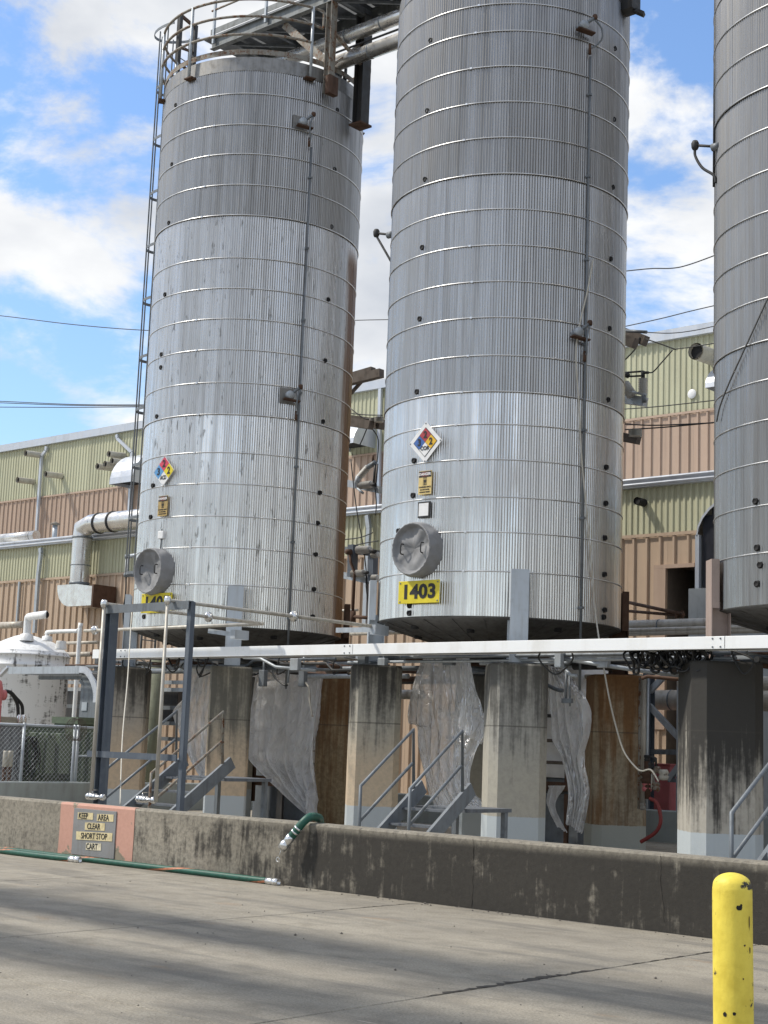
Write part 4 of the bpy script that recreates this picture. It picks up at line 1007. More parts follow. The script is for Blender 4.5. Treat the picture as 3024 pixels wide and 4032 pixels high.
# fittings standing off the tank edges
def standoff(label, q0, q1, Y, drop, mt='black_steel'):
    a, b_ = onY(*q0, Y), onY(*q1, Y); T = thing('level_sensor', label, 'sensor', a, 0, 'level sensors on the tank sides'); s = MB(); s.tube([(0, 0, 0), b_ - a], .022, 8); s.build('stem', M[mt], T)
    s = MB(); s.lathe([(0, -.07), (.04, -.07), (.055, -.04), (.06, .03), (.04, .07), (0, .07)], 12); s.build('head', M['black_steel'], T)
    s = MB(); e = b_ - a; s.lathe([(.0, -.07), (.06, -.07), (.06, .07), (0, .07)], 10, e * .9, 'x'); s.build('flange', M['galv_dark'], T)
    s = MB(); s.tube(spline([(0, 0, -.05)] + [onY(*q, Y) - a for q in drop], 6), .022, 8); s.build('flex_conduit', M[mt], T)
standoff('dark level sensor sticking out from the edge of tank 1403', (1482, 918), (1545, 925), 19.3, [(1500, 960), (1540, 1030)])
standoff('level sensor with drooping hose beside the tank at the picture edge', (2737, 572), (2830, 578), 19.35, [(2738, 615), (2765, 660), (2810, 690), (2818, 720)])
a = onY(2818, 0, 19.5); bb = onY(2812, 735, 19.5)
pipe('conduit', 'dark vertical conduit down the edge of the cut off tank', [(a.x, a.y, 13.5), (bb.x, bb.y, bb.z)], .024, 'black_steel', 'conduit')
# ================================================================ beam, pipes and clutter under the tanks
BY = 18.45
tray = thing('cable_tray', 'long white metal tray running across in front of the tank legs', 'beam', (-16, BY, 3.17))
zt0, zt1 = 3.088 - 3.17, 3.262 - 3.17
x0 = onY(366, 2570, BY).x + 16
cuts = [x0, x0 + 1.05, onY(1390, 2560, BY).x + 16, onY(2855, 2540, BY).x + 16, 12.0]
for k in range(len(cuts) - 1):
    a, b = cuts[k] + .004, cuts[k + 1] - .004
    s = MB(); s.box(a, b, -.012, 0, zt0, zt1); s.box(a, b, .001, .36, zt1 - .012, zt1); s.box(a, b, .001, .05, zt0 + .001, zt0 + .012); s.box(a, b, .348, .36, zt0, zt1 - .013)
    bevel(s.build('cover_section', M['beam'], tray), .006)
    for x in (b - .06, b - .18):
        for z in (zt0 + .03, zt1 - .03): q = MB(); q.lathe([(0, -.008), (.012, -.008), (.014, 0)], 8, (x, -.012, z), 'y'); q.build('bolt', M['galv_dark'], tray)
s = MB(); s.box(x0 + .05, 12, .02, .34, zt0 + .012, zt0 + .05)
s.build('tray_floor', M['galv_dark'], tray)

rnd = random.Random(11)
LBL = {'galv': 'thin grey conduit in the dark tangle under the white tray', 'rust': 'rusty pipe in the dark tangle under the white tray', 'black_steel': 'black pipe in the dark tangle under the white tray', 'pipe_tan': 'pale weathered pipe in the dark tangle under the white tray', 'galv_dark': 'dull steel pipe in the dark tangle under the white tray'}
def clutter(pts, r, mt):
    s = MB(); o = Vector(pts[0]); s.tube([Vector(p) - o for p in pts], r, 7)
    s.build('pipe', M[mt], None, loc=o, label=LBL[mt], cat='pipe', group='pipes under the white tray: ' + mt.replace('_', ' '))
for k in range(42):
    y = rnd.uniform(18.9, 24.5); z = rnd.uniform(2.98, 3.42) if y > 19.6 else rnd.uniform(2.98, 3.1); x = rnd.uniform(-27, -9); L = rnd.uniform(2.2, 7.5)
    mt = rnd.choice(['galv', 'galv_dark', 'galv_dark', 'black_steel', 'black_steel', 'pipe_tan', 'rust']); r = rnd.choice([.015, .02, .025, .03, .045, .06])
    dr = rnd.choice([0, 0, -.12, .1]); clutter([(x, y, z), (x + L * .5, y, z), (x + L * .5 + .15, y, z + dr), (x + L, y, z + dr)], r, mt)
for k in range(26):
    x = rnd.uniform(-25, -9); y = rnd.uniform(18.7, 20); L = rnd.uniform(1.5, 4.5); z = rnd.uniform(2.99, 3.2)
    clutter([(x, y, z), (x, y + L, z + rnd.uniform(-.05, .1))], rnd.choice([.02, .03, .045]), rnd.choice(['galv', 'galv_dark', 'black_steel', 'rust']))
for k in range(14):
    x = rnd.uniform(-24, -9); y = rnd.uniform(18.75, 19.6); z = rnd.uniform(2.7, 2.92); mt = rnd.choice(['galv_dark', 'black_steel', 'black_steel'])
    clutter(spline([(x, y, 3.12), (x + rnd.uniform(-.05, .05), y, 3.0), (x + rnd.uniform(-.3, .3), y + .05, z), (x + rnd.uniform(-.5, .5), y + .1, 2.98), (x + rnd.uniform(-.6, .6), y + .1, 3.12)], 4), .014, mt)
for k in range(12):
    x = rnd.uniform(-24, -9); y = rnd.uniform(18.8, 19.8); s = MB(); w, h_ = rnd.uniform(.05, .12), rnd.uniform(.06, .14)
    s.box(-w, w, -.05, .05, -h_, h_); bevel(s.build('junction_box', M[rnd.choice(['galv_dark', 'black_steel', 'galv'])], None, (x, y, rnd.uniform(2.96, 3.06)), label='small grey junction box in the tangle under the white tray', cat='box', group='junction boxes under the white tray'), .008)
# named runs
def pline(label, qs, r, mt, name='pipe', cat='pipe', n=8, sp=0, group=None):
    pts = [onY(*q[:2], q[2]) for q in qs]
    if sp: pts = spline(pts, sp)
    s = MB(); o = Vector(pts[0]); s.tube([p - o for p in pts], r, n); return s.build(name, M[mt], None, loc=o, label=label, cat=cat, group=group)
pline('grey conduit bending down in front of the rust streaked column', [(*c6(1060, 290), 19.2), (*c6(1130, 310), 19.2), (*c6(1240, 430), 19.2), (*c6(1285, 435), 19.2)], .028, 'galv', 'conduit', 'conduit')
pline('long sloping grey pipe crossing toward the rust streaked column', [(*c6(1180, 320), 19.1), (*c6(1659, 395), 19.6), (*c7(980, 525), 20.5)], .032, 'galv')
pline('dark lower pipe beside the long sloping grey pipe', [(*c7(660, 545), 20.3), (*c7(700, 530), 20.3), (*c7(1040, 560), 20.6), (*c7(1050, 530), 20.6)], .03, 'rust')
pline('grey conduit with a kink above the plastic sheet', [(*c5(430, 315), 19.0), (*c5(540, 320), 19.0), (*c5(640, 375), 19.0), (*c5(900, 400), 19.2)], .028, 'galv', 'conduit', 'conduit')
for i, (qa, qb, yy) in enumerate((((560, 395), (590, 460), 19.4), ((820, 395), (825, 490), 19.5))): 
    a = onY(*c5(*qa), yy); T = thing('junction_box', ('grey junction box hanging above the plastic sheet' if i == 0 else 'small grey switch box hanging next to the rust brown column'), 'box', a)
    s = MB(); s.box(-.07, .07, -.05, .05, -.30, 0); bevel(s.build('body', M['galv_dark'], T), .01); s = MB(); s.tube([(0, 0, 0), (0, 0, .25)], .018, 6); s.build('drop_pipe', M['galv'], T)
for i, qs in enumerate(([(610, 400), (640, 450), (690, 490), (715, 495)], [(720, 480), (728, 400), (745, 370), (790, 370)], [(835, 475), (860, 520), (862, 600), (880, 700)])):
    pline(['drooping black cable above the plastic sheet', 'hooked grey conduit above the plastic sheet', 'thin pale cable hanging over the plastic sheet'][i], [(*c5(*q), 19.3) for q in qs], .018, ['cable', 'galv_dark', 'pipe_tan'][i], 'cable', 'cable', 8, 5)
for i, qs in enumerate(([(130, 320), (140, 365), (170, 370), (195, 330), (200, 310)], )): pline('small black cable loop under the white tray', [(*c5(*q), 18.8) for q in qs], .014, 'cable', 'cable', 'cable', 8, 5)
pline('black cable loop hanging behind the pipe stand', [(*c4(1100, 480), 18.8), (*c4(1120, 530), 18.8), (*c4(1150, 530), 18.8), (*c4(1175, 480), 18.8)], .02, 'cable', 'cable', 'cable', 8, 5)
pline('hooked cable between plastic sheet and broad grey column', [(*c6(1080, 490), 19.6), (*c6(1140, 520), 19.6), (*c6(1190, 530), 19.6)], .03, 'galv_dark', 'cable', 'cable', 8, 4)
T = thing('valve', 'dangling valve handle near the broad grey column', 'valve', onY(*c6(1210, 420), 19.5)); s = MB(); s.tube([(0, 0, .1), (0, 0, -.45)], .02, 6); s.tube([(.06, 0, 0), (.08, 0, -.5)], .015, 6); s.box(-.06, .12, -.03, .03, -.45, -.38); s.build('stem', M['galv_dark'], T)
# coils of black cable under the tray
cb = thing('cable_bundle', 'tangled black cable coils hanging under the white tray', 'cable', onY(*c7(870, 330), 18.75))
for k in range(26):
    x = (-.55 + 1.12 * (k / 25)) + rnd.uniform(-.05, .05); w = rnd.uniform(.05, .16); d = rnd.uniform(.16, .36); y = rnd.uniform(-.08, .22)
    pts = [(x + w * math.sin(t) + .03 * math.sin(3 * t + k), y + .05 * math.sin(2 * t + k), -d / 2 + d / 2 * math.cos(t) + .03) for t in [2 * PI * i / 18 for i in range(18)]]
    s = MB(); s.tube(pts, rnd.uniform(.014, .024), 6, closed=True); s.build('coil', M['cable'], cb)
# process pipes behind the tanks on the right side
pipe('process_pipe', 'thick insulated pipe above two thin ones between the near tanks', [(-16.5, 24.2, onY(*c7(900, 125), 24.2).z), (-7, 24.2, onY(*c7(900, 125), 24.2).z)], .115, 'pipe_ins', rings=1.1)
for i, yy in enumerate((158, 183)): z = onY(*c7(900, yy), 24).z; pipe('process_pipe', ['thin pale pipe just below the thick insulated pipe', 'lowest thin pipe of the run behind the near tanks'][i], [(-16.5, 24, z), (-7, 24, z)], .045, 'pipe_ins')
z = onY(*c7(890, 710), 26).z; pipe('process_pipe', 'fat weathered pipe crossing behind the braced blue steel frame', [(-17.5, 26.4, z), (-8, 26.4, z)], .20, 'pipe_tan', rings=.55, n=18)
z = onY(*c7(1010, 580), 25.4).z; pipe('process_pipe', 'short pale pipe end beside the blackened column', [onY(*c7(960, 575), 25), (-6, 25.4, z - .1)], .13, 'pipe_ins', n=16)
for i, (q0, q1, r, mt) in enumerate(((c1(0, 2040), c1(200, 2060), .03, 'pipe_ins'), (c5(1290, 150), c5(1659, 170), .06, 'pipe_tan'), (c5(1090, 158), c5(1659, 190), .05, 'pipe_ins'), (c4(440, 385), c4(640, 380), .045, 'pipe_tan'), (c4(440, 460), c4(620, 450), .07, 'pipe_tan'), (c4(0, 270), c4(150, 275), .10, 'pipe_tan'))):
    a = onY(*q0, 26.2); b = onY(*q1, 26.2)
    pipe('process_pipe', ['pale thin pipe low between the two far tanks', 'brown pipe behind the foot of tank 1403', 'upper pale pipe behind the foot of tank 1403', 'thin brown pipe beyond the white domed tank', 'pale pipe at the end of the white tray', 'brown pipe behind the vent of the white tank'][i], [a, (b.x + (2 if i in (1, 2) else 0), 26.2, a.z)], r, mt)
pipe('process_pipe', 'pale weathered pipe between two columns at mid height', [onY(*c5(1455, 555), 24), onY(*c5(1600, 555), 24)], .10, 'pipe_tan')
pipe('process_pipe', 'rusty handrail pipe beyond tank 1403', [onY(*c8(232, 2000), 26.5), onY(*c8(620, 2085), 25.5)], .035, 'rust')
pipe('process_pipe', 'lower rusty handrail pipe beyond tank 1403', [onY(*c8(232, 2060), 26.5), onY(*c8(600, 2090), 25.6)], .03, 'rust')
T = thing('rail_post', 'short rusty rail posts beyond tank 1403', 'railing', onY(*c8(610, 2100), 25.6))
for dx in (0, -.12): s = MB(); s.bar((dx, 0, -.3), (dx, 0, .12), .05, .05); s.build('post', M['rust'], T)
# braced steel frame
fr = thing('braced_frame', 'braced blue grey steel frame in front of the tan annex wall', 'frame')
Yf = 26.0
def fb(qa, qb, w, mt='galv', h=None):
    s = MB(); s.bar(onY(*c7(*qa), Yf), onY(*c7(*qb), Yf), w, h or w, (0, 1, 0)); return s
s = MB(); a = onY(*c7(1005, 490), Yf); s.ibeam((a.x, Yf, 0), (a.x, Yf, a.z + .5), .24, .26, .02, up=(0, 1, 0)); s.build('post', M['galv'], fr)
s = MB(); b = onY(*c7(715, 520), Yf); s.ibeam((b.x, Yf, 0), (b.x, Yf, b.z + .5), .16, .2, .02, up=(0, 1, 0)); s.build('post', M['galv_blue'], fr)
for qa, qb in (((720, 650), (860, 500)), ((715, 760), (985, 1050)), ((870, 1350), (985, 1200))): fb(qa, qb, .11, h=.09).build('brace', M['galv'], fr)
fb((715, 1125), (985, 1130), .10, h=.06).build('cross_bar', M['galv_dark'], fr); fb((870, 1350), (1075, 1360), .08).build('cross_bar', M['galv_dark'], fr)
# rack of steel and pipes behind the far tank
rk = thing('pipe_rack', 'ladder like steel rack behind the column with sooty top', 'rack'); Yr = 26.6
for qx in (1025, 640): a = onY(*c4(qx, 520), Yr); s = MB(); s.bar((a.x, Yr, 0), (a.x, Yr, a.z + .4), .14, .14); s.build('post', M['galv_dark'], rk)
a = onY(*c4(1085, 540), Yr); s = MB(); s.tube([(a.x, Yr - .3, 0), (a.x, Yr - .3, a.z + .3)], .20, 12); s.build('timber_post', M['green_pole'], rk)
for qy in (540, 575, 640, 685, 795, 890, 985): a = onY(*c4(420, qy), Yr); b = onY(*c4(1180, qy - 14), Yr); s = MB(); s.bar((a.x, Yr + .1, a.z), (b.x, Yr + .1, a.z), .05, .10); s.build('rung', M['galv'] if qy in (640, 685) else M['galv_dark'], rk)
for qy, mt in ((745, 'black_steel'), (840, 'black_steel')): a = onY(*c4(420, qy), 27.2); b = onY(*c4(1180, qy), 27.2); s = MB(); s.box(a.x, b.x, 27.1, 27.4, a.z - .22, a.z + .22); s.build('panel', M[mt], rk)
# vertical pipes and valves beside the rust streaked column
va = thing('valve_station', 'cluster of rusty valves and pipes beside the rust streaked column', 'valves', (0, 0, 0))
Yv = 21.9
for qx0, qx1, r, mt in ((650, 665, .035, 'rail_rust'), (680, 690, .05, 'pipe_tan'), (708, 712, .02, 'galv')):
    a, b = onY(*c7(qx0, 540), Yv), onY(*c7(qx1, 1580), Yv); s = MB(); s.tube([a, (a.x, Yv, b.z)], r, 8); s.build('riser', M[mt], va)
for (qa, qy, r, mt) in (((700, 1180), 1, .05, 'black_steel'), ((760, 1190), 1, .04, 'black_steel'), ((720, 1240), 1, .07, 'black_steel'), ((780, 1270), 1, .06, 'rail_rust'), ((830, 1310), 1, .09, 'vent'), ((700, 1330), 1, .11, 'rust'), ((700, 1400), 1, .09, 'red'), ((770, 1400), 1, .07, 'rail_rust'), ((665, 1560), 1, .06, 'rail_rust')):
    c = onY(*c7(*qa), Yv - .05); s = MB(); s.lathe([(0, -r), (r * .8, -r * .9), (r, -r * .3), (r * .7, 0), (r, r * .4), (r * .7, r), (0, r)], 10, c); s.build('valve', M[mt], va)
for qs, r, mt in (([(680, 1160), (740, 1165), (770, 1180), (772, 1240)], .02, 'black_steel'), ([(690, 1280), (800, 1280), (850, 1310)], .03, 'rail_rust'), ([(740, 1270), (760, 1400), (790, 1440)], .02, 'rail_rust'), ([(700, 1200), (705, 1500)], .05, 'rust'), ([(740, 1280), (735, 1420)], .015, 'rope')):
    s = MB(); s.tube([onY(*c7(*q), Yv - .08) for q in qs], r, 7); s.build('pipe', M[mt], va)
pline('dark red hose curving below the valve cluster', [(*c7(*q), 21.6) for q in [(720, 1495), (770, 1525), (800, 1600), (805, 1690), (760, 1770), (650, 1840)]], .032, 'red_hose', 'hose', 'hose', 8, 6)
T = thing('red_cabinet', 'red steel cabinet behind the rust streaked column', 'cabinet', onZ(*c7(780, 1590), -.0) if False else (0, 0, 0)); 
a, b = onY(*c7(190, 1205), 26.2), onY(*c7(878, 1235), 26.2); s = MB(); s.box(a.x, b.x, 26.2, 26.9, .35, b.z); bevel(s.build('body', M['red'], T), .02); s = MB(); s.box(a.x - .02, b.x + .02, 26.17, 26.93, b.z, b.z + .03); s.build('lid', M['red'], T)
s = MB(); s.box(a.x, b.x, 26.22, 26.88, -.01, .345); s.build('plinth', M['dike'], T)
# ---------------------------------------------------------------- pipes on the stand in front
st = thing('pipe_stand', 'blue grey steel stand frame behind the pink wall patch', 'frame'); Ys = 14.2
L0 = onY(*c4(735, 160), Ys); L1 = onY(*c4(1252, 130), Ys)
s = MB(); s.ibeam((L0.x, Ys, -.01), (L0.x, Ys, L0.z + .03), .15, .13, .012, up=(1, 0, 0)); s.build('post', M['galv_blue'], st)
s = MB(); s.bar((L1.x, Ys, -.01), (L1.x, Ys, L1.z + .03), .08, .08); s.build('post', M['galv_blue'], st)
s = MB(); s.bar((L0.x - .05, Ys - .08, L0.z - .02), (L1.x + .03, Ys - .08, L1.z - .02), .012, .12); s.bar((L0.x - .05, Ys - .03, L0.z + .035), (L1.x + .03, Ys - .03, L1.z + .035), .10, .012); s.build('top_angle', M['galv_dark'], st)
zr = onY(*c4(890, 1122), Ys).z; s = MB(); s.bar((L0.x - .25, Ys - .09, zr), (L1.x - .03, Ys - .09, zr), .02, .09); s.build('mid_rail', M['galv_blue'], st)
def gpipe(label, pts, flanges=(), elbows=(), r=.03, group='galvanised pipes on the stand'):
    T = thing('galvanised_pipe', label, 'pipe', (0, 0, 0), 0, group); s = MB(); s.tube(pts, r, 10); s.build('run', M['pipe_ins'], T)
    for e in elbows: s = MB(); s.lathe([(0, -.06), (.04, -.055), (.05, -.02), (.05, .02), (.04, .055), (0, .06)], 12, e); s.build('elbow', M['fitting'], T)
    for e in flanges:
        s = MB(); s.lathe([(0, -.06), (.05, -.06), (.05, -.025), (.085, -.02), (.085, .02), (.05, .025), (.05, .06), (0, .06)], 12, e, 'x'); s.build('union', M['fitting'], T)
    return T
e1 = onY(*c4(680, 128), Ys - .15); b1 = onY(*c4(572, 1385), Ys - .15); endB = onY(1037, 2456, 18.3)
gpipe('galvanised pipe rising beside the left stand post and running to the far tank leg', [(e1.x, Ys - .15, b1.z), (e1.x, Ys - .15, e1.z), endB], [e1.lerp(endB, .62)], [(e1.x, Ys - .15, e1.z)])
e2 = onY(*c4(1095, 105), Ys - .2); b2 = onY(*c4(990, 1420), Ys - .2); endA = onY(1465, 2466, 18.6)
gpipe('galvanised pipe rising in the middle of the stand and running to tank 1403', [(e2.x, Ys - .2, b2.z), (e2.x, Ys - .2, e2.z), endA], [e2.lerp(endA, .58)], [(e2.x, Ys - .2, e2.z)])
pc = onY(332, 2484, 18.2); gpipe('level galvanised pipe just above the white tray', [pc, onY(1037, 2456, 18.2)], [onY(373, 2481, 18.2)])
def valve(label, c):
    T = thing('ball_valve', label, 'valve', c, 0, 'valves at the foot of the stand pipes')
    s = MB(); s.tube([(-.10, 0, 0), (.30, 0, 0)], .03, 10); s.build('pipe', M['fitting'], T)
    for x in (-.06, .08, .26): s = MB(); s.lathe([(0, -.035), (.045, -.03), (.05, 0), (.045, .03), (0, .035)], 10, (x, 0, 0), 'x'); s.build('nut', M['fitting'], T)
    s = MB(); s.lathe([(0, -.05), (.05, -.04), (.06, 0), (.05, .04), (0, .05)], 12, (.02, 0, .0)); s.tube([(.02, 0, .04), (.02, 0, .09)], .012, 6); s.build('body', M['fitting'], T)
    s = MB(); s.bar((.02, 0, .095), (.16, -.03, .10), .025, .008); s.build('lever', M['rail_rust'], T)
valve('bright ball valve at the foot of the left stand pipe', Vector((e1.x, Ys - .15, b1.z))); valve('bright ball valve low behind the pink wall patch', Vector((e2.x - .30, Ys - .2, b2.z + .02)))
for (qa, qb, Y, lab) in ((c5(205, 118), c5(360, 140), 18.3, 'galvanised bracket arm on the front leg of tank 1405'), (c5(1040, 112), c5(1272, 108), 18.6, 'galvanised bracket arm on the leg of tank 1403')):
    a, b = onY(*qa, Y), onY(*qb, Y); T = thing('bracket_arm', lab, 'bracket', a); s = MB(); d = b - a; s.bar((0, 0, -.06), d + Vector((0, 0, -.06)), .05, .08); s.build('arm', M['galv'], T); s = MB(); s.box(d.x - .02, d.x + .10, -.04, .3, d.z - .14, d.z + .02); s.build('clip', M['galv'], T)
pline('thin white rope hanging down from the pipe to the pink wall patch', [(*c4(860, 180), 17.9), (*c4(835, 600), 16.6), (*c4(800, 1000), 15.3), (*c4(785, 1440), 14.0)], .010, 'rope', 'rope', 'rope', 6, 6)
# rope down the middle tank
cm = (TX['M'], TY)
def tpt(q, R=TR + .09): a, z = onT(cm, *q, R); return (cm[0] + R * math.cos(a), cm[1] + R * math.sin(a), z)
pts = [tpt(q) for q in ((2336, 1020), (2312, 1150), (2282, 1280), (2268, 1400), (2280, 1600), (2290, 1800), (2318, 2100), (2342, 2390))] + [onY(*c7(*q), 20.1) for q in ((335, 330), (400, 700), (460, 950), (520, 1130), (610, 1250), (660, 1278), (730, 1270), (790, 1360))]
s = MB(); s.tube(spline(pts, 8), .0135, 6); s.build('rope', M['rope'], None, label='long pale rope hanging down tank 1403 to the valve cluster', cat='rope')
# chain on the cut off tank
cr_ = (TX['R'], TY); R_ = TR + .05
pts = []
for q in ((3024, 1172), (2975, 1280), (2920, 1400), (2870, 1510), (2835, 1600), (2822, 1660)):
    a, z = onT(cr_, *q, R_); pts.append((cr_[0] + R_ * math.cos(a), cr_[1] + R_ * math.sin(a), z))
s = MB(); s.tube(spline(pts, 6), .012, 6); s.build('guy_cable', M['chain'], None, label='dark cable slung across the cut off tank', cat='cable')

# ---------------------------------------------------------------- stairs
def stair(label, xa, xb, y0, y1, rise, zr0, zr1, rusty=False):
    T = thing('steel_stair', label, 'stair', (xa, y0, 0), 0, 'small steel stairs over the dike')
    L = y1 - y0; w = xb - xa; sl = (zr1 - zr0) / L
    for k, x in enumerate((0, w)):
        s = MB(); s.bar((x, -.15, .02), (x, L + .25, .02 + sl * (L + .40)), .05, .20); s.build('stringer', M['galv_dark'], T)
        mt = M['rail_rust'] if (rusty and k) else M['galv_dark']
        s = MB(); s.tube([(x, 0, 0), (x, 0, zr0), (x, L, zr1), (x, L + .05, zr1 - .9)], .024, 8); s.build('handrail', mt, T)
        s = MB(); s.tube([(x, 0, zr0 - .46), (x, L, zr1 - .46)], .022, 8); s.build('mid_rail', mt, T)
    n = max(3, int(sl * L / .2) + 1)
    for k in range(n):
        z = .2 * (k + 1); y = (z - .02) / sl - .1; s = MB(); s.box(.03, w - .03, y - .12, y + .12, z - .03, z); s.build('tread', M['grating'], T)
    zp = .2 * n + .02
    s = MB(); s.box(-.05, w + .05, L + .1, L + 1.1, zp - .05, zp); s.build('platform', M['grating'], T)
    for x in (0, w): s = MB(); s.bar((x, L + 1.0, 0), (x, L + 1.0, zp - .05), .07, .07); s.build('leg', M['galv_dark'], T)
stair('blue grey steel stair below the hanging plastic at tank 1403', -13.34, -12.49, 15.0, 16.05, .2, 1.08, 1.85)
stair('steel stair with one rusty rail behind the pipe stand', -18.65, -17.55, 15.0, 16.4, .2, 1.08, 2.05, True)
stair('steel stair cut off by the picture edge near the bollard', -7.42, -6.55, 14.0, 15.2, .2, 1.07, 1.80)

# ---------------------------------------------------------------- plastic sheets
def sheet(label, left, right, Y, folds, amp, seed, nu=70, nv=90, tuck=0., mat='sheet'):
    lp_ = [onY(*q, Y) for q in left]; rp_ = [onY(*q, Y) for q in right]
    LS, RS = spline(lp_, 10), spline(rp_, 10)
    def at(S, t): k = t * (len(S) - 1); i = min(int(k), len(S) - 2); return S[i].lerp(S[i + 1], k - i)
    s = MB()
    def P(u, v):
        a, b = at(LS, v), at(RS, v); p = a.lerp(b, u)
        ph = mnoise.noise(Vector((v * 1.7, seed, 0))) * 2.2
        w = u + .10 * mnoise.noise(Vector((u * 2, v * 2.2, seed + 7))) + .12 * (v - .5) * math.sin(seed)
        f = amp * (1.5 - 3.2 * abs(mnoise.noise(Vector((w * folds * 1.5, v * .9, seed))))) + .8 * amp * mnoise.noise(Vector((w * folds * .5, v * 1.3, seed + 3)))
        f += .30 * amp * (1 - 2.5 * abs(mnoise.noise(Vector((w * folds * 3.1 + v * 2, v * 3.0, seed + 5)))))
        e = .004 * mnoise.noise(Vector((u * 9, v * 25, seed + 2)))
        return (p.x + e, p.y + f + tuck * v, p.z + .5 * e + (.02 * mnoise.noise(Vector((u * 12, 3, seed))) if v > .98 else 0))
    s.grid(P, nu, nv); return s.build('plastic_sheet', M[mat], None, label=label, cat='plastic sheet', group='polythene sheets under the tanks')
sheet('long crumpled clear plastic sheet draped beside the stair at tank 1403', [c6(*q) for q in ((268, 270), (215, 400), (186, 560), (178, 730), (236, 765), (238, 900), (256, 1050), (288, 1190), (335, 1295))],
      [c6(*q) for q in ((560, 270), (560, 420), (610, 600), (680, 760), (600, 900), (560, 1000), (556, 1120), (600, 1210), (700, 1292))], 19.9, 4.5, .075, 3.3, 80, 120)
sheet('bunched plastic flap hanging in front of the longer sheet', [c6(*q) for q in ((520, 300), (525, 480), (505, 600), (490, 760), (520, 800))], [c6(*q) for q in ((560, 300), (600, 520), (640, 640), (688, 780), (640, 880))], 19.7, 3, .05, 8.1, 40, 60)
sheet('torn plastic sheet hanging between the broad column and rust streaked column', [c6(*q) for q in ((1075, 360), (1078, 520), (1085, 700), (1095, 860), (1170, 980), (1225, 1200), (1215, 1400))], [c6(*q) for q in ((1180, 400), (1290, 540), (1345, 660), (1345, 800), (1300, 980), (1330, 1200), (1285, 1465))], 20.8, 3.5, .09, 9.2, 60, 90)
sheet('loose plastic strip below the enclosure beside the broad column', [c6(*q) for q in ((1075, 1150), (1085, 1260), (1150, 1420))], [c6(*q) for q in ((1190, 1150), (1130, 1290), (1205, 1460))], 21.2, 2, .05, 1.7, 30, 40)
sheet('wide clear plastic sheet between the mildewed column and rust brown column', [c5(*q) for q in ((485, 395), (475, 600), (465, 800), (455, 950), (560, 1080), (700, 1230), (850, 1365))], [c5(*q) for q in ((900, 440), (892, 600), (885, 800), (878, 980), (872, 1120), (870, 1240), (872, 1378))], 21.0, 4, .15, 6.4, 90, 120)
sheet('clear plastic sheet in slanting folds behind the stair at tank 1405', [c4(*q) for q in ((1185, 500), (1180, 640), (1165, 740), (1105, 830), (1145, 960), (1190, 1080), (1250, 1200), (1335, 1315))], [c4(*q) for q in ((1400, 500), (1395, 640), (1390, 760), (1380, 880), (1370, 1000), (1360, 1100), (1355, 1200), (1350, 1310))], 19.9, 4, .12, 2.2, 70, 100)
# bulky wrapped equipment behind the sheets
def wrapped(label, q0, q1, Y, depth, rails, seed):
    a, b = onY(*q0, Y), onY(*q1, Y); x0, x1, z1, z0 = a.x, b.x, a.z, b.z
    T = thing('wrapped_skid', label, 'wrapped equipment', ((x0 + x1) / 2, Y, z0), 0, 'equipment wrapped in white plastic')
    w, h = x1 - x0, z1 - z0; s = MB(); per = 2 * (w + depth)
    def P(u, v):
        d = u * per; k = .10
        if d < w: x, y, nx, ny = -w / 2 + d, 0, 0, -1
        elif d < w + depth: x, y, nx, ny = w / 2, d - w, 1, 0
        elif d < 2 * w + depth: x, y, nx, ny = w / 2 - (d - w - depth), depth, 0, 1
        else: x, y, nx, ny = -w / 2, depth - (d - 2 * w - depth), -1, 0
        bul = .045 * abs(math.sin(PI * v * rails)) + .05 * mnoise.noise(Vector((x * 2.2 + seed, y * 2, v * 5))) + .035 * abs(mnoise.noise(Vector((x * 6, y * 6 + seed, v * 3))))
        top = .10 * mnoise.noise(Vector((x * 1.5, y, seed))) if v > .9 else 0
        return (x + nx * bul, y + ny * bul, h * v + top)
    s.grid(P, 120, 48); s.build('wrapping', M['wrap'], T)
    s = MB(); s.grid(lambda u, v: ((u - .5) * w, v * depth, h + .06 * mnoise.noise(Vector((u * 3, v * 3, seed))) + .04), 16, 8); s.build('top_wrapping', M['wrap'], T)
    s = MB(); s.box(-w / 2 + .05, w / 2 - .05, .08, depth - .05, -z0, -.02); s.build('skid_base', M['galv_dark'], T)
wrapped('bulky white wrapped equipment behind the wide clear sheet under tank 1405', c5(500, 470), c5(885, 1000), 22.9, 1.6, 4, 1.3)
wrapped('bulky white wrapped equipment on both sides of the broad grey column', c6(560, 380), c6(1290, 1105), 22.75, 1.6, 5, 4.1)
# frames the sheets hang on
def bars(label, Y, hs, vs, cv, box=None):
    T = thing('scaffold_frame', label, 'frame')
    for (xa, xb, y, w, mt) in hs: a, b = onY(*cv(xa, y), Y), onY(*cv(xb, y), Y); s = MB(); s.bar(a, (b.x, Y, a.z), .05, w); s.build('rail', M[mt], T)
    for (x, ya, yb, w, mt) in vs: a, b = onY(*cv(x, ya), Y), onY(*cv(x, yb), Y); s = MB(); s.bar((a.x, Y + .04, max(b.z, 0)), (a.x, Y + .04, a.z), w, .06); s.build('post', M[mt], T)
bars('dark timber and steel frame inside the plastic enclosure at tank 1403', 22.3, [(430, 1300, 682, .06, 'black_steel'), (430, 1190, 835, .06, 'timber'), (550, 1300, 975, .06, 'timber'), (550, 1285, 1125, .17, 'rust'), (550, 1270, 1158, .05, 'black_steel')],
     [(1210, 950, 1560, .07, 'rust'), (1305, 770, 1110, .05, 'galv_dark'), (545, 800, 1480, .07, 'galv_dark')], c6)
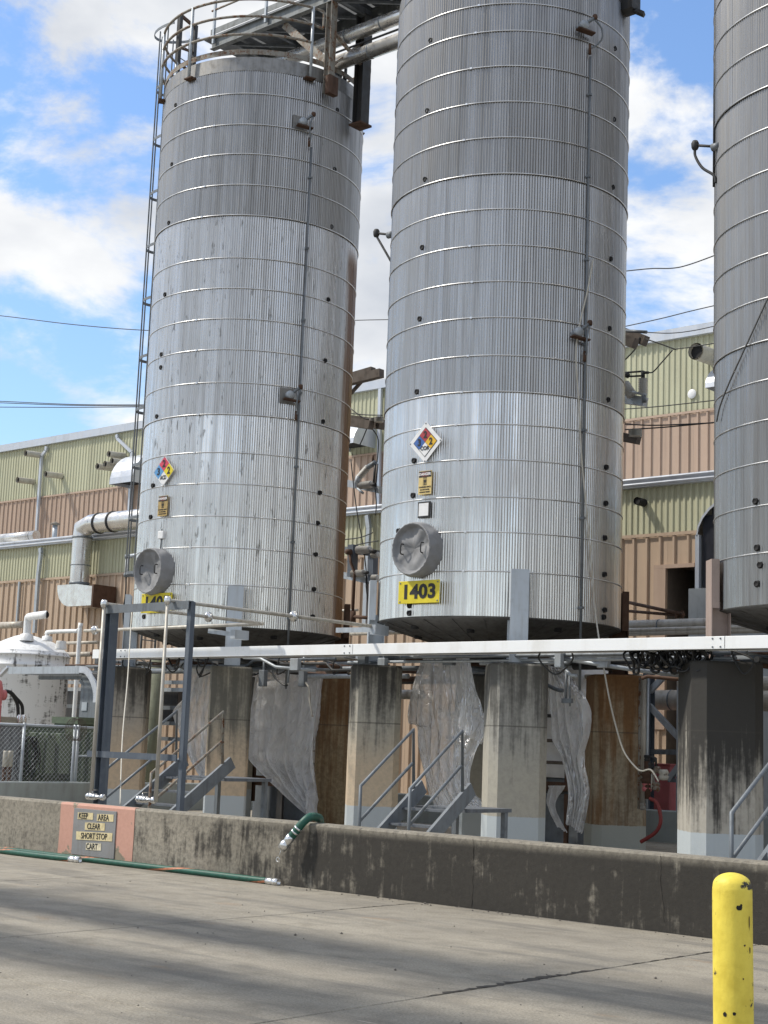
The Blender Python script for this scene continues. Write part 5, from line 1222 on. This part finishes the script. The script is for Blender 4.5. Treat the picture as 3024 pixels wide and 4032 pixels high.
bars('rusty frame seen through the plastic under tank 1405', 22.4, [(430, 900, 655, .05, 'pipe_tan'), (430, 900, 790, .04, 'pipe_tan'), (430, 900, 905, .04, 'pipe_tan'), (430, 900, 1110, .20, 'rust')], [(670, 1050, 1400, .16, 'black_steel'), (470, 950, 1250, .3, 'rust')], c5)
T = thing('manifold', 'rusty bolted manifold seen through the plastic under tank 1405', 'manifold', onY(*c5(580, 895), 21.8))
s = MB(); s.box(-.62, .55, -.05, .15, -.12, .12); s.build('body', M['rust'], T)
for k in range(6): s = MB(); s.lathe([(0, -.05), (.07, -.05), (.08, 0)], 10, (-.5 + k * .19, -.06, .03), 'y'); s.build('flange', M['pipe_tan'], T)
# ================================================================ left background: white tank, fence, transformer yard
def cE(x, y): return (x * .3617, 2350 + y * .3617)
wc = onY(*cE(290, 620), 25.0); WX, WYY = wc.x, 25.0
WR = 1.18; zc_, za_ = onY(*cE(290, 605), 24.0).z, onY(*cE(290, 415), 25.0).z
wt = thing('white_tank', 'white domed tank streaked with black mildew behind the fence', 'tank', (WX, WYY, 0))
s = MB(); s.lathe([(WR, 0), (WR, zc_ - .32), (WR + .015, zc_ - .31), (WR + .015, zc_ - .28), (WR, zc_ - .27), (WR, zc_ - .03), (WR + .03, zc_ - .02), (WR + .03, zc_ + .01), (WR, zc_ + .02), (WR * .97, zc_ + .10)], 48); s.build('shell', M['white_tank'], wt)
s = MB()
def dome(u, v):
    a = 2 * PI * v; r = WR * .97 * (1 - u); z = zc_ + .10 + (za_ - zc_ - .10) * math.sin(u * PI / 2)
    n = mnoise.noise(Vector((r * math.cos(a) * 2.5, r * math.sin(a) * 2.5, 1))) * .05
    return (r * math.cos(a), r * math.sin(a), z + n * (1 if u > .05 else 0))
s.grid(dome, 14, 40); s.build('dome', M['white_pipe'], wt)
def wl(q, Y): return onY(*cE(*q), Y) - wt.location
# goose-neck vent with skirted foot
a = wl((290, 440), 24.6); h1 = wl((290, 265), 24.6).z
s = MB(); s.lathe([(.20, a.z - .1), (.17, a.z + .08), (.105, a.z + .10)], 14, (a.x, a.y, 0)); s.build('vent_foot', M['white_pipe'], wt)
t = wl((500, 195), 24.3); 
s = MB(); s.tube(spline([(a.x, a.y, a.z), (a.x, a.y, h1), (a.x + .05, a.y - .02, t.z - .02), (a.x + .22, a.y - .06, t.z), (t.x - .1, t.y, t.z), (t.x + .04, t.y, t.z)], 5), .105, 14, False); v_ = s.build('vent_pipe', M['white_pipe'], wt)
s = MB(); d = Vector((t.x - a.x, t.y - a.y, 0)).normalized(); s.lathe([(0, 0), (.095, 0)], 14, (t.x + .0, t.y, t.z), mat=d.to_track_quat('Z', 'Y').to_matrix()); s.build('mouth', M['dark'], v_)
b0 = wl((515, 440), 24.2); b1 = wl((515, 385), 24.2); b2 = wl((865, 425), 24.2); b3 = wl((790, 1400), 24.2)
s = MB(); s.lathe([(.15, b0.z - .1), (.13, b0.z + .02), (.06, b0.z + .04)], 12, (b0.x, b0.y, 0)); s.build('nozzle_foot', M['white_pipe'], wt)
s = MB(); s.tube(spline([(b0.x, b0.y, b0.z), (b1.x, b1.y, b1.z - .05), (b1.x + .08, b1.y, b1.z), (b2.x - .1, b2.y, b1.z), (b2.x, b2.y, b1.z - .06), (b2.x, b2.y, .5)], 4), .055, 10); s.build('overflow_pipe', M['white_pipe'], wt)
b0 = wl((665, 510), 24.6); s = MB(); s.lathe([(.16, b0.z - .15), (.13, b0.z + .05), (.13, b0.z + .07), (0, b0.z + .07)], 12, (b0.x, b0.y, 0)); s.build('nozzle_foot', M['white_pipe'], wt)
# service platform with curved arm
pf = thing('service_platform', 'grey grating platform with curved white arm in front of the white tank', 'platform'); Yp = 22.6
a, b = onY(*cE(95, 760), Yp), onY(*cE(870, 800), Yp); zp = b.z
s = MB(); s.box(a.x, b.x, Yp - .02, Yp, zp - .08, zp + .10); s.build('toe_board', M['galv'], pf)
for k in range(14): y = Yp + .02 + k * .065; s = MB(); s.box(a.x + .02, b.x - .02, y, y + .02, zp - .06, zp - .02); s.build('grating_bar', M['galv_dark'], pf)
s = MB(); s.bar((a.x + .8, Yp + .4, zp - .14), (b.x, Yp + .4, zp - .14), .10, .12); s.build('bearer', M['galv_dark'], pf)
c = onY(*cE(890, 880), Yp); s = MB(); s.bar((c.x, Yp + .4, 0), (c.x, Yp + .4, zp - .1), .12, .12); s.build('post', M['galv_blue'], pf)
s = MB(); p0, p1 = onY(*cE(770, 900), Yp), onY(*cE(880, 1090), Yp); s.bar((p0.x, Yp + .3, p0.z), (p1.x, Yp + .4, p1.z), .07, .07); s.build('knee_brace', M['galv_dark'], pf)
P = spline([onY(*cE(*q), Yp) for q in ((870, 790), (930, 800), (985, 860), (1025, 950), (1045, 1050), (1042, 1150))], 5)
s = MB()
for i in range(len(P) - 1): s.bar(P[i], P[i + 1], .16, .05, (0, 1, 0))
s.build('curved_arm', M['gutter'], pf)
a2, b2_ = onY(*cE(95, 760), Yp), onY(*cE(0, 860), Yp); s = MB(); s.bar(a2, b2_, .10, .06); s.build('stair_rail', M['gutter'], pf)
for k in range(4): pline('black cable bundle hanging behind the pipe stand post', [(*cE(1010 + k * 12, 830), 20.6), (*cE(1075 + k * 10, 950), 20.6), (*cE(1080 + k * 8, 1150), 20.6), (*cE(1060 + k * 6, 1320), 20.6)], .022, 'cable', 'cable', 'cable', 7, 5, group='black cables behind the stand post')
bx = onY(*cE(985, 900), 22.9); T = thing('switch_cabinet', 'grey blue switch cabinet behind the stand post', 'cabinet', (bx.x, 22.9, 0)); s = MB(); s.box(-.35, .35, 0, .4, .3, bx.z + .2); s.build('body', M['galv_dark'], T); s = MB(); s.box(-.25, -.05, -.02, 0, bx.z - .75, bx.z - .55); s.build('hatch', M['galv'], T)
# chain link fence along the side wall of the dike
FX = -26.8
fA, fB_ = onX(*c4(-60, 932), FX), onX(*c4(700, 918), FX); zf = onX(*c4(300, 926), FX).z; y0, y1 = fA.y, fB_.y + 1.2
fe = thing('chain_link_fence', 'chain link fence on the side wall in front of green transformers', 'fence', (FX, y0, 0))
Lf = y1 - y0
s = MB(); pit = .105; H0, H1 = .58, zf
nw = int((Lf + H1 - H0) / pit)
for k in range(-int((H1 - H0) / pit) - 1, nw):
    for sgn_ in (1, -1):
        ya, yb = k * pit, k * pit + (H1 - H0)
        za, zb = (H0, H1) if sgn_ > 0 else (H1, H0)
        t0 = max(0, (0 - ya) / (yb - ya)); t1 = min(1, (Lf - ya) / (yb - ya))
        if t1 <= t0: continue
        s.tube([(sgn_ * .004, ya + (yb - ya) * t0, za + (zb - za) * t0), (sgn_ * .004, ya + (yb - ya) * t1, za + (zb - za) * t1)], .0030, 3, False)
o = s.build('wire_mesh', M['galv'], fe, kind='stuff')
s = MB(); s.tube([(0, 0, zf), (0, Lf, zf)], .028, 8); s.build('top_rail', M['galv'], fe)
for q in (cE(245, 1700), cE(800, 1700), cE(838, 1700), cE(-200, 1700)): y = onX(*q, FX).y - y0; s = MB(); s.tube([(0, y, 0), (0, y, zf + .05)], .035, 8); s.build('post', M['galv'], fe)
s = MB(); z = onX(*cE(930, 1735), FX).z; ya = onX(*cE(838, 1735), FX).y - y0; s.tube([(0, ya, z), (0, Lf, z)], .022, 8); s.build('gate_rail', M['galv'], fe)
# transformers
TXX = -28.6
def tx(q): return onX(*cE(*q), TXX)
tr = thing('transformer', 'green transformer with upright radiator panels behind the fence', 'transformer')
zt_, zb_ = tx((560, 1480)).z, tx((560, 1930)).z
for (xa, xb) in ((375, 480), (505, 600), (645, 770)):
    ya, yb = tx((xa, 1600)).y, tx((xb, 1600)).y; s = MB(); s.box(TXX - .5, TXX + .02, ya, yb, zb_, zt_); bevel(s.build('radiator', M['trafo'], tr), .02)
    s = MB(); s.tube([(TXX - .1, (ya + yb) / 2, zt_ - .06), (TXX + .1, (ya + yb) / 2, zt_ - .06)], .05, 8); s.build('lifting_lug', M['trafo'], tr)
ya, yb = tx((370, 1500)).y, tx((790, 1500)).y
s = MB(); s.box(TXX - 1.2, TXX - .52, ya - .3, yb + .1, .2, zt_ + .18); s.build('tank_body', M['trafo'], tr)
s = MB(); s.box(TXX - .35, TXX - .28, ya, yb, zt_ + .0, zt_ + .06); s.build('header_pipe', M['trafo'], tr)
s = MB(); s.box(TXX - 1.3, TXX + .1, ya - .4, yb + .15, -.01, .3); s.build('plinth', M['cabinet'], tr)
t2 = thing('transformer', 'second green transformer box at the fence gate', 'transformer')
ya, yb = tx((835, 1500)).y, tx((1080, 1500)).y; zq = tx((950, 1390)).z
s = MB(); s.box(TXX - .9, TXX, ya, yb + .6, .2, zq); bevel(s.build('tank_body', M['trafo'], t2), .02); s = MB(); s.box(TXX - .95, TXX + .05, ya - .03, yb + .65, zq, zq + .16); s.build('lid', M['trafo'], t2)
for k in range(4): y = ya + .1 + k * .22; s = MB(); s.box(TXX, TXX + .12, y, y + .06, .4, zq - .2); s.build('radiator', M['trafo'], t2)
cbt = thing('terminal_cabinet', 'beige terminal cabinet with two black cable entries behind the fence', 'cabinet')
ya, yb = tx((-60, 1400)).y, tx((285, 1400)).y; za, zb = tx((150, 1310)).z, tx((150, 1390)).z
s = MB(); s.box(TXX - .6, TXX, ya, yb, zb, za); s.build('hood', M['cabinet'], cbt); s = MB(); s.box(TXX - .6, TXX - .06, ya, yb - .05, 0, zb); s.build('body', M['galv_dark'], cbt)
for q in (200, 245): p_ = tx((q, 1370)); s = MB(); s.lathe([(.05, 0), (.06, .05), (.06, .14), (.04, .18)], 10, (TXX + .03, p_.y, p_.z)); s.build('cable_gland', M['fitting'], cbt)
for i, (qa, dx) in enumerate((((198, 1310), 0), ((245, 1300), 25))):
    pts = [tx(qa), tx((qa[0] - 8, 1180)), tx((150 + dx * .6, 1090)), tx((105 + dx * .5, 1040)), tx((60, 1025))]
    s = MB(); s.tube(spline(pts, 6), .04, 8); s.build('black_cable', M['cable'], None, label=['lower arched black cable rising from the beige cabinet', 'upper arched black cable rising from the beige cabinet'][i], cat='cable')
a, b = tx((12, 900)), tx((8, 1420)); T = thing('red_bushing', 'red cylinder cut off by the picture edge above the fence', 'bushing', (a.x + .2, a.y - .40, 0))
s = MB(); s.lathe([(.27, b.z - .4), (.27, a.z - .2), (.24, a.z - .06), (.14, a.z + .02), (0, a.z + .04)], 20); s.build('shell', M['red'], T); s = MB(); s.lathe([(0, 0), (.12, 0), (.12, .14), (0, .14)], 12, (.05, .2, a.z - .35), 'y'); s.build('cap', M['red'], T)
for i, (xa, xb) in enumerate(((40, 75), (95, 130))): 
    p0, p1 = onX(*cE(xa, 1690), -27.6), onX(*cE(xb, 1850), -27.6); T = thing('surge_arrester', ['pale cylinder behind the fence next to the picture edge', 'second pale cylinder behind the fence'][i], 'insulator', ((p0.x), (p0.y + p1.y) / 2, 0)); s = MB(); rr_ = abs(p1.y - p0.y) / 2; s.lathe([(0, p1.z), (rr_, p1.z), (rr_, p0.z), (rr_ * .9, p0.z + .03), (0, p0.z + .03)], 12); s.build('body', M['vent'], T); s = MB(); s.lathe([(rr_ * .5, .2), (rr_ * .8, p1.z - .12), (rr_, p1.z)], 10); s.build('stem', M['rust'], T)
lc = thing('cable_loop', 'knot of black cable loops hanging on the fence', 'cable', onX(*cE(310, 1650), -26.9)); 
for k in range(9):
    w = rnd.uniform(.12, .22); d = rnd.uniform(.35, .62); y = rnd.uniform(-.1, .12)
    s = MB(); s.tube([(.03 + k * .004, y + w * math.sin(t) * (1 - .35 * math.sin(t * 2 + k)), .25 - d + d * math.cos(t)) for t in [2 * PI * i / 16 for i in range(16)]], .012, 5, closed=True); s.build('loop', M['cable'], lc)
lc2 = thing('wire_coil', 'brown wire coil hanging on the fence top rail', 'wire coil', onX(*cE(830, 1420), -26.72))
for k in range(6): s = MB(); r_ = .19 + .02 * rnd.random(); s.tube([(.01 * k, (.03 * k - .1) + r_ * math.sin(t), r_ * math.cos(t) * 1.2 - .05) for t in [2 * PI * i / 16 for i in range(16)]], .006, 5, closed=True); s.build('loop', M['timber'], lc2)

# ================================================================ power poles between the tanks
def insulator(parent, a, b, r, name='insulator', mt='porcelain', sheds=9):
    a, b = Vector(a), Vector(b); d = b - a; L = d.length; R = d.to_track_quat('Z', 'Y').to_matrix(); prof = [(0, 0), (r * .6, 0)]
    for k in range(sheds): z = L * (k + .3) / sheds; prof += [(r * .7, z), (r, z + L * .35 / sheds), (r * .7, z + L * .5 / sheds)]
    prof += [(r * .6, L), (0, L)]; s = MB(); s.lathe(prof, 12, a, mat=R); return s.build(name, M[mt], parent)
def pole(label, px, Y, top, arms, insul, steels, wires_):
    o = onY(*px, Y); T = thing('utility_pole', label, 'pole', (o.x, Y, 0), 0, 'timber power poles behind the tanks')
    s = MB(); s.tube([(0, 0, -.02), (0, 0, top)], [.19, .13], 12); s.build('shaft', M['timber'], T)
    L_ = lambda q, dy=0: onY(*q, Y + dy) - T.location
    for qa, qb, w, mt, dy in arms: s = MB(); s.bar(L_(qa, dy), L_(qb, dy), w, w * 1.15); s.build('crossarm', M[mt], T)
    for qa, qb, r in insul: insulator(T, L_(qa, -.2), L_(qb, -.2), r)
    for qs, r, mt in steels: s = MB(); s.tube([L_(q, -.25) for q in qs], r, 6); s.build('fitting', M[mt], T)
    for qs in wires_: s = MB(); s.tube(spline([L_(q, -.1) for q in qs], 5), .014, 5); s.build('jumper', M['wire'], T)
pole('timber power pole with crossarms and grey insulators showing between tanks 1405 and 1403', c1(60, 1000), 25.5, 9.9,
  [(c1(60, 372), c1(314, 298), .17, 'timber', 0), (c1(60, 388), c1(374, 312), .17, 'timber', -.35), (c1(40, 640), c1(378, 685), .20, 'timber', 0), (c1(60, 655), c1(300, 690), .17, 'timber', -.3),
   (c1(40, 1095), c1(368, 1162), .14, 'galv', 0), (c1(60, 1590), c1(345, 1622), .13, 'galv_dark', 0), (c1(60, 1772), c1(320, 1825), .13, 'galv', 0), (c1(166, 1560), c1(160, 1790), .16, 'galv_blue', -.1), (c1(315, 1600), c1(308, 1830), .15, 'galv_blue', -.1), (c1(240, 360), c1(150, 460), .06, 'timber', -.2)],
  [(c1(192, 1596), c1(290, 1594), .095), (c1(155, 1768), c1(245, 1765), .085), (c1(200, 1130), c1(300, 1120), .09), (c1(200, 1080), c1(275, 995), .085), (c1(300, 1635), c1(350, 1632), .07), (c1(305, 1800), c1(345, 1800), .08), (c1(355, 670), c1(355, 632), .11), (c1(312, 668), c1(312, 640), .09)],
  [([c1(190, 1120), c1(205, 1060)], .06, 'galv'), ([c1(275, 995), c1(330, 960)], .06, 'galv_dark'), ([c1(328, 960), c1(315, 1130)], .028, 'black_steel'), ([c1(345, 970), c1(330, 1140)], .02, 'black_steel'), ([c1(300, 1118), c1(330, 1125)], .05, 'black_steel'), ([c1(200, 1150), c1(240, 1185)], .03, 'galv'), ([c1(245, 1760), c1(275, 1760)], .04, 'black_steel'), ([c1(290, 1594), c1(330, 1610)], .05, 'black_steel'), ([c1(120, 1610), c1(150, 1610)], .07, 'rust'), ([c1(140, 1620), c1(150, 1690), c1(178, 1760), c1(165, 2040)], .035, 'rust'), ([c1(165, 2040), c1(165, 2130)], .07, 'rust'), ([c1(170, 2080), c1(310, 2090)], .045, 'rust'), ([c1(310, 905), c1(312, 955)], .03, 'rust')],
  [[c1(150, 570), c1(250, 640), c1(330, 640)], [c1(150, 605), c1(260, 615), c1(380, 618)], [c1(270, 705), c1(240, 780), c1(215, 835)], [c1(150, 940), c1(190, 1290), c1(250, 1640), c1(290, 2120)], [c1(310, 720), c1(350, 800), c1(340, 960)], [c1(260, 1770), c1(262, 1870), c1(275, 1990), c1(285, 2110)], [c1(110, 1520), c1(220, 1505), c1(310, 1470)], [c1(190, 1560), c1(260, 1545), c1(350, 1530)], [c1(325, 1130), c1(335, 1250), c1(330, 1345)]])
pole('timber power pole with crossarm and insulators showing right of tank 1403', c8(190, 700), 25.5, 10.4,
  [(c8(160, 300), c8(384, 384), .18, 'timber', 0), (c8(160, 345), c8(320, 400), .18, 'timber', -.3), (c8(180, 735), c8(382, 762), .16, 'galv', 0), (c8(180, 970), c8(340, 1000), .15, 'timber', 0)],
  [(c8(366, 718), c8(366, 615), .10), (c8(300, 725), c8(250, 650), .11), (c8(318, 978), c8(318, 935), .14)],
  [([c8(366, 615), c8(366, 570)], .04, 'black_steel'), ([c8(250, 605), c8(360, 600)], .02, 'black_steel'), ([c8(255, 580), c8(365, 572)], .02, 'black_steel'), ([c8(362, 580), c8(400, 580)], .03, 'black_steel'), ([c8(250, 690), c8(388, 720)], .028, 'galv'), ([c8(370, 725), c8(375, 765)], .05, 'galv_dark'), ([c8(250, 590), c8(275, 600)], .06, 'black_steel'), ([c8(254, 320), c8(390, 328)], .035, 'galv_dark')],
  [[c8(385, 372), c8(470, 400), c8(570, 437)], [c8(400, 580), c8(430, 575), c8(480, 520), c8(550, 440)], [c8(255, 500), c8(320, 430), c8(345, 360)], [c8(255, 900), c8(450, 908), c8(800, 893)], [c8(255, 935), c8(500, 920), c8(815, 890)]])
def line(label, qs, Y, r=.016): pline(label, [(*q, Y) for q in qs], r, 'wire', 'power_line', 'power line', 5, 8, group='power lines')
line('single power line crossing the clouds left of tank 1405', [(-300, 1215), (0, 1243), (280, 1277), (560, 1300), (900, 1310)], 31)
line('upper of the three power lines low in the sky beside tank 1405', [(-300, 1570), (0, 1580), (280, 1592), (545, 1594), (900, 1590)], 31)
line('middle of the three power lines low in the sky beside tank 1405', [(-300, 1576), (0, 1586), (280, 1596), (545, 1598), (900, 1594)], 31.2)
line('lowest of the three power lines beside tank 1405', [(-300, 1602), (0, 1603), (280, 1604), (545, 1602), (900, 1596)], 31.4)
line('short power line between tanks 1405 and 1403 against the sky', [(1380, 1262), (1450, 1260), (1560, 1258)], 28, .012)
line('sagging thin wire high between tank 1403 and the cut off tank', [(2440, 1070), (2560, 1058), (2650, 1056), (2720, 1040), (2840, 996)], 28, .014)
line('second thin wire above the hall roof beside the cut off tank', [(2440, 1290), (2600, 1255), (2720, 1225), (2850, 1195)], 28, .012)
line('wire with insulators at the hall roof edge', [(2540, 1308), (2640, 1312), (2740, 1300), (2850, 1275)], 29, .012)
line('wire running across the green siding to the cut off tank', [(2650, 1376), (2740, 1364), (2850, 1345)], 27, .012)
line('wire low on the green siding beside tank 1403', [(2440, 1612), (2600, 1600), (2850, 1572)], 27, .012)

a = onY(*c3(-40, 872), 30.2); b = onY(*c3(235, 884), 30.2)
pipe('insulated_pipe', 'silver clad pipe lying on the annex roof by the picture edge', [(a.x, 30.2, a.z), (b.x, 30.2, a.z)], .17, 'pipe_silver', rings=2.2, n=18)
c = onY(*c3(355, 860), 30.0); T = thing('roof_vent', 'small capped vent stack on the annex roof near the silver elbow duct', 'vent', c)
s = MB(); s.tube([(0, 0, -.35), (0, 0, .42)], .085, 10); s.build('stack', M['galv'], T); s = MB(); s.lathe([(.05, .42), (.16, .45), (.16, .49), (0, .55)], 12); s.build('cap', M['rail_rust'], T)
def cG(x, y): return (440 + x * .4525, 1500 + y * .4525)
p0, p1, p2 = onY(*cG(126, 1530), 21.0), onY(*cG(126, 1690), 21.0), onY(*cG(190, 1500), 21.0)
T = thing('sight_gauge', 'white tube gauge beside the ladder foot of the far tank', 'gauge', p1)
s = MB(); s.tube([(0, 0, 0), (0, 0, p0.z - p1.z)], .04, 10); s.build('tube', M['white_pipe'], T)
for z in (0, p0.z - p1.z): s = MB(); s.tube([(0, 0, z), (p2.x - p0.x + .15, .1, z + .05)], .045, 8); s.build('elbow', M['galv'], T); s = MB(); s.lathe([(0, -.05), (.06, -.04), (.06, .04), (0, .05)], 10, (0, 0, z)); s.build('valve', M['galv_dark'], T)
s = MB(); s.tube(spline([(0, 0, -.05), (.02, 0, -.4), (-.02, 0, -.8), (.02, 0, -1.1)], 5), .018, 6); s.build('drain_hose', M['cable'], T)
# ================================================================ things in the yard
# bollard
b = onY(2895, 3427, 5.72); 
T = thing('bollard', 'yellow painted steel bollard with chipped black spots in the yard', 'bollard', (b.x, 5.72, 0)); T.rotation_euler = (.004, -.011, .4)
BR = .0805; BH = 1.145
s = MB(); pr = [(BR, -.05)] + [(BR, z) for z in (.2, .4, .6, .8, 1.0, 1.075)] + [(BR * .995, 1.083), (BR * .97, 1.093)] + [(BR * .97 * math.cos(t), 1.093 + .052 * math.sin(t)) for t in [PI / 2 * k / 8 for k in range(1, 9)]]
s.lathe(pr, 48); s.build('post', M['bollard'], T)
def spot(a, z, w, h, seed):
    s = MB(); n = 14; c = len(s.v); R = BR + .0012; pts = []
    for k in range(n):
        t = 2 * PI * k / n; q = 1 + .45 * mnoise.noise(Vector((math.cos(t) * 2, math.sin(t) * 2, seed)))
        aa = a + w * q * math.cos(t) / R; pts.append((R * math.cos(aa), R * math.sin(aa), z + h * q * math.sin(t)))
    s.v = pts; s.face(list(range(n))); s.build('paint_chip', M['dark'] if seed < 5 else M['rust'], T)
vw = math.atan2(-5.72, -b.x) - .4
for da, z, w, h, sd in ((.35, 1.012, .013, .010, 1), (.05, .60, .007, .007, 2), (-.42, .595, .008, .009, 3), (.95, .955, .003, .028, 7), (.98, .845, .004, .012, 8), (.45, 1.022, .005, .006, 4), (.62, .865, .005, .004, 6), (.52, .735, .003, .004, 9), (.75, .5, .003, .012, 2.5)): spot(vw + da, z, w, h, sd)

# hoses
def hose(label, pts, r, start=0., stripes=True, group='green rubber hoses', n=14):
    T = thing('rubber_hose', label, 'hose', pts[0], 0, group); o = Vector(pts[0]); S = [Vector(p) - o for p in spline(pts, 14)]
    s = MB(); s.tube(S, r, n)
    s.build('tube', M['hose'], T)
    if stripes:
        s = MB(); dist = 0; rows = []; m_ = 3
        for i, p in enumerate(S):
            if i: dist += (S[i] - S[i - 1]).length
            d = (S[min(i + 1, len(S) - 1)] - S[max(i - 1, 0)]).normalized(); x = d.cross(Vector((0, 0, 1))).normalized(); u = x.cross(d)
            a = 2 * PI * (dist / 1.75) + start
            rows.append([tuple(p + (x * math.cos(a + w) + u * math.sin(a + w)) * (r + .0012)) for w in (-.36, 0, .36)])
        for i in range(len(rows) - 1):
            k = len(s.v); s.v += rows[i] + rows[i + 1]; s.face([k, k + 1, k + 4, k + 3], True); s.face([k + 1, k + 2, k + 5, k + 4], True)
        s.build('stripe', M['hose_stripe'], T)
    return T, S
def coupling(T, p, d, r):
    R = Vector(d).to_track_quat('Z', 'Y').to_matrix(); s = MB()
    s.lathe([(r * .9, -.02), (r * 1.12, -.015), (r * 1.12, .05), (r * 1.04, .055), (r * 1.04, .085), (r * 1.22, .09), (r * 1.22, .135), (r * 1.1, .14), (r * 1.1, .17), (r * .8, .17), (r * .8, .06), (0, .06)], 18, p, mat=R); s.build('coupling', M['fitting'], T)
    s = MB(); s.lathe([(0, .10), (r * .79, .10)], 16, p, mat=R); s.build('bore', M['dark'], T)
hr = .036
T, S = hose('green hose with orange stripe ending below the pink patch', [(-22, 12.28, hr), (-19.5, 12.22, hr), (-17.24, 12.19, hr), (-16.36, 12.20, hr), (-15.80, 12.25, hr)], hr, 2.2); coupling(T, S[-1], S[-1] - S[-3], hr)
T, S = hose('long green hose lying along the foot of the wall', [(-21, 12.44, hr), (-18, 12.40, hr), (-16.2, 12.40, hr), (-14.8, 12.43, hr), (-13.8, 12.46, hr), (-12.45, 12.47, hr)], hr, .6); coupling(T, S[-1], S[-1] - S[-3], hr)
T, S = hose('green hose hooked over the top of the wall', [(-12.16, 13.02, .2), (-12.14, 12.98, .55), (-12.08, 12.90, .735), (-11.98, 12.74, .775), (-11.93, 12.58, .785), (-11.95, 12.50, .735), (-12.01, 12.455, .64), (-12.08, 12.43, .55)], .047, 1.0, False); d = (S[-1] - S[-3]).normalized(); coupling(T, S[-1], d, .047)
for k in (.9, .84): i = int(k * (len(S) - 1)); s = MB(); s.lathe([(.047, -.01), (.052, -.008), (.052, .008), (.047, .01)], 14, S[i], mat=(S[i + 1] - S[i - 1]).to_track_quat('Z', 'Y').to_matrix()); s.build('clamp_band', M['fitting'], T)
e = S[-1] + d * .17
s = MB(); s.tube(spline([e, e + Vector((-.02, -.01, -.07)), e + Vector((-.05, 0, -.10))], 4), .005, 5); s.tube([e + Vector((-.05 + .025 * math.cos(t), 0, -.125 + .025 * math.sin(t))) for t in [2 * PI * i / 10 for i in range(10)]], .005, 5, closed=True); s.build('cap_ring', M['fitting'], T)
q = onY(*c7(1600, 1975), 12.75); T, S = hose('hose end with bright coupling resting on the wall by the picture edge', [(q.x + 1.2, 13.3, .55), (q.x + .7, 13.0, .76), (q.x + .25, 12.77, .765)], .047, 0, False); coupling(T, S[-1], S[-1] - S[-3], .047)

# notice board on the pink patch
def cP(x, y): return (x * .7836, 3000 + y * .7836)
nb = thing('notice_board', 'grey board with taped words keep area clear short stop cart', 'sign', (-15.75, WY - .012, .36))
s = MB(); s.box(-.435, .435, -.006, .006, -.30, .295); bevel(s.build('board', M['board'], nb), .004)
def strip(name, x0, x1, y0, y1, text, sz, dx=0, mt='tape', sx=.86):
    a, b = onY(*cP(x0, (y0 + y1) / 2 - .08 * 0), WY - .02) - nb.location, onY(*cP(x1, (y0 + y1) / 2), WY - .02) - nb.location
    h = abs(onY(*cP(x0, y0), WY - .02).z - onY(*cP(x0, y1), WY - .02).z) * .86; zc = (a.z + b.z) / 2; tl = (b.z - a.z) / (b.x - a.x)
    s = MB(); w = (b.x - a.x) / 2; s.box(-w, w, -.0012, .0012, -h / 2, h / 2); o = s.build(name, M[mt], nb, ((a.x + b.x) / 2, -.0095, zc)); o.rotation_euler = (0, -math.atan(tl) * .5, 0)
    letters(text, sz, M['ink'], o, (dx, -.0032, -.002), RX, 'lettering', sx, .0018)
strip('tape_label', 391, 468, 252, 292, 'KEEP', .105, -.04); strip('tape_label', 487, 571, 260, 302, 'AREA', .105, -.03); strip('tape_label', 427, 527, 303, 347, 'CLEAR', .105, -.02); strip('tape_label', 383, 565, 350, 398, 'SHORT STOP', .105, .0); strip('tape_label', 432, 508, 405, 447, 'CART', .105, -.03, 'tape_white')
# grit on the slab
s = MB(); r = random.Random(4)
for k in range(260):
    if k < 90: x, y, sz = r.uniform(-14, -4), WY - abs(r.gauss(0, .12)) - .02, r.uniform(.004, .016)
    else: x, y, sz = r.uniform(-14, -3), r.uniform(5.5, 12.4), r.uniform(.003, .010)
    if r.random() < .06: sz *= 1.9
    c = [(1, 0, 0), (-1, 0, 0), (0, 1, 0), (0, -1, 0), (0, 0, .8), (0, 0, -.5)]; b0 = len(s.v)
    for p_ in c: s.v.append((x + p_[0] * sz * r.uniform(.7, 1.3), y + p_[1] * sz * r.uniform(.7, 1.3), sz * .3 + p_[2] * sz * r.uniform(.6, 1.)))
    for f_ in ((0, 2, 4), (2, 1, 4), (1, 3, 4), (3, 0, 4), (2, 0, 5), (1, 2, 5), (3, 1, 5), (0, 3, 5)): s.face([b0 + i for i in f_])
s.build('grit', M['pebble'], label='scattered grit and small stones on the concrete yard', kind='stuff')
# unseen overhead pipe rack, placed out of view to cast soft bands on the slab
pr_ = thing('overhead_pipe_rack', 'unseen overhead pipe rack placed to cast soft shadow bands across the yard', 'pipe rack')
RZ = 9.0; off = .6 * RZ / math.tan(SUN_EL)
for yc, wd_, np_ in ((9.0, 1.15, 4), (7.15, .95, 3)):
    for k in range(np_): y = yc - off - wd_ / 2 + wd_ * (k + .5) / np_; s = MB(); s.tube([(-45, y, RZ), (14, y, RZ)], wd_ / np_ * .46, 12); s.build('pipe', M['pipe_ins'], pr_)
for k in range(10): x = -44 + k * 6.3; s = MB(); s.ibeam((x, 1.4, RZ - .35), (x, 6, RZ - .35), .16, .2); s.build('cross_beam', M['galv_dark'], pr_)
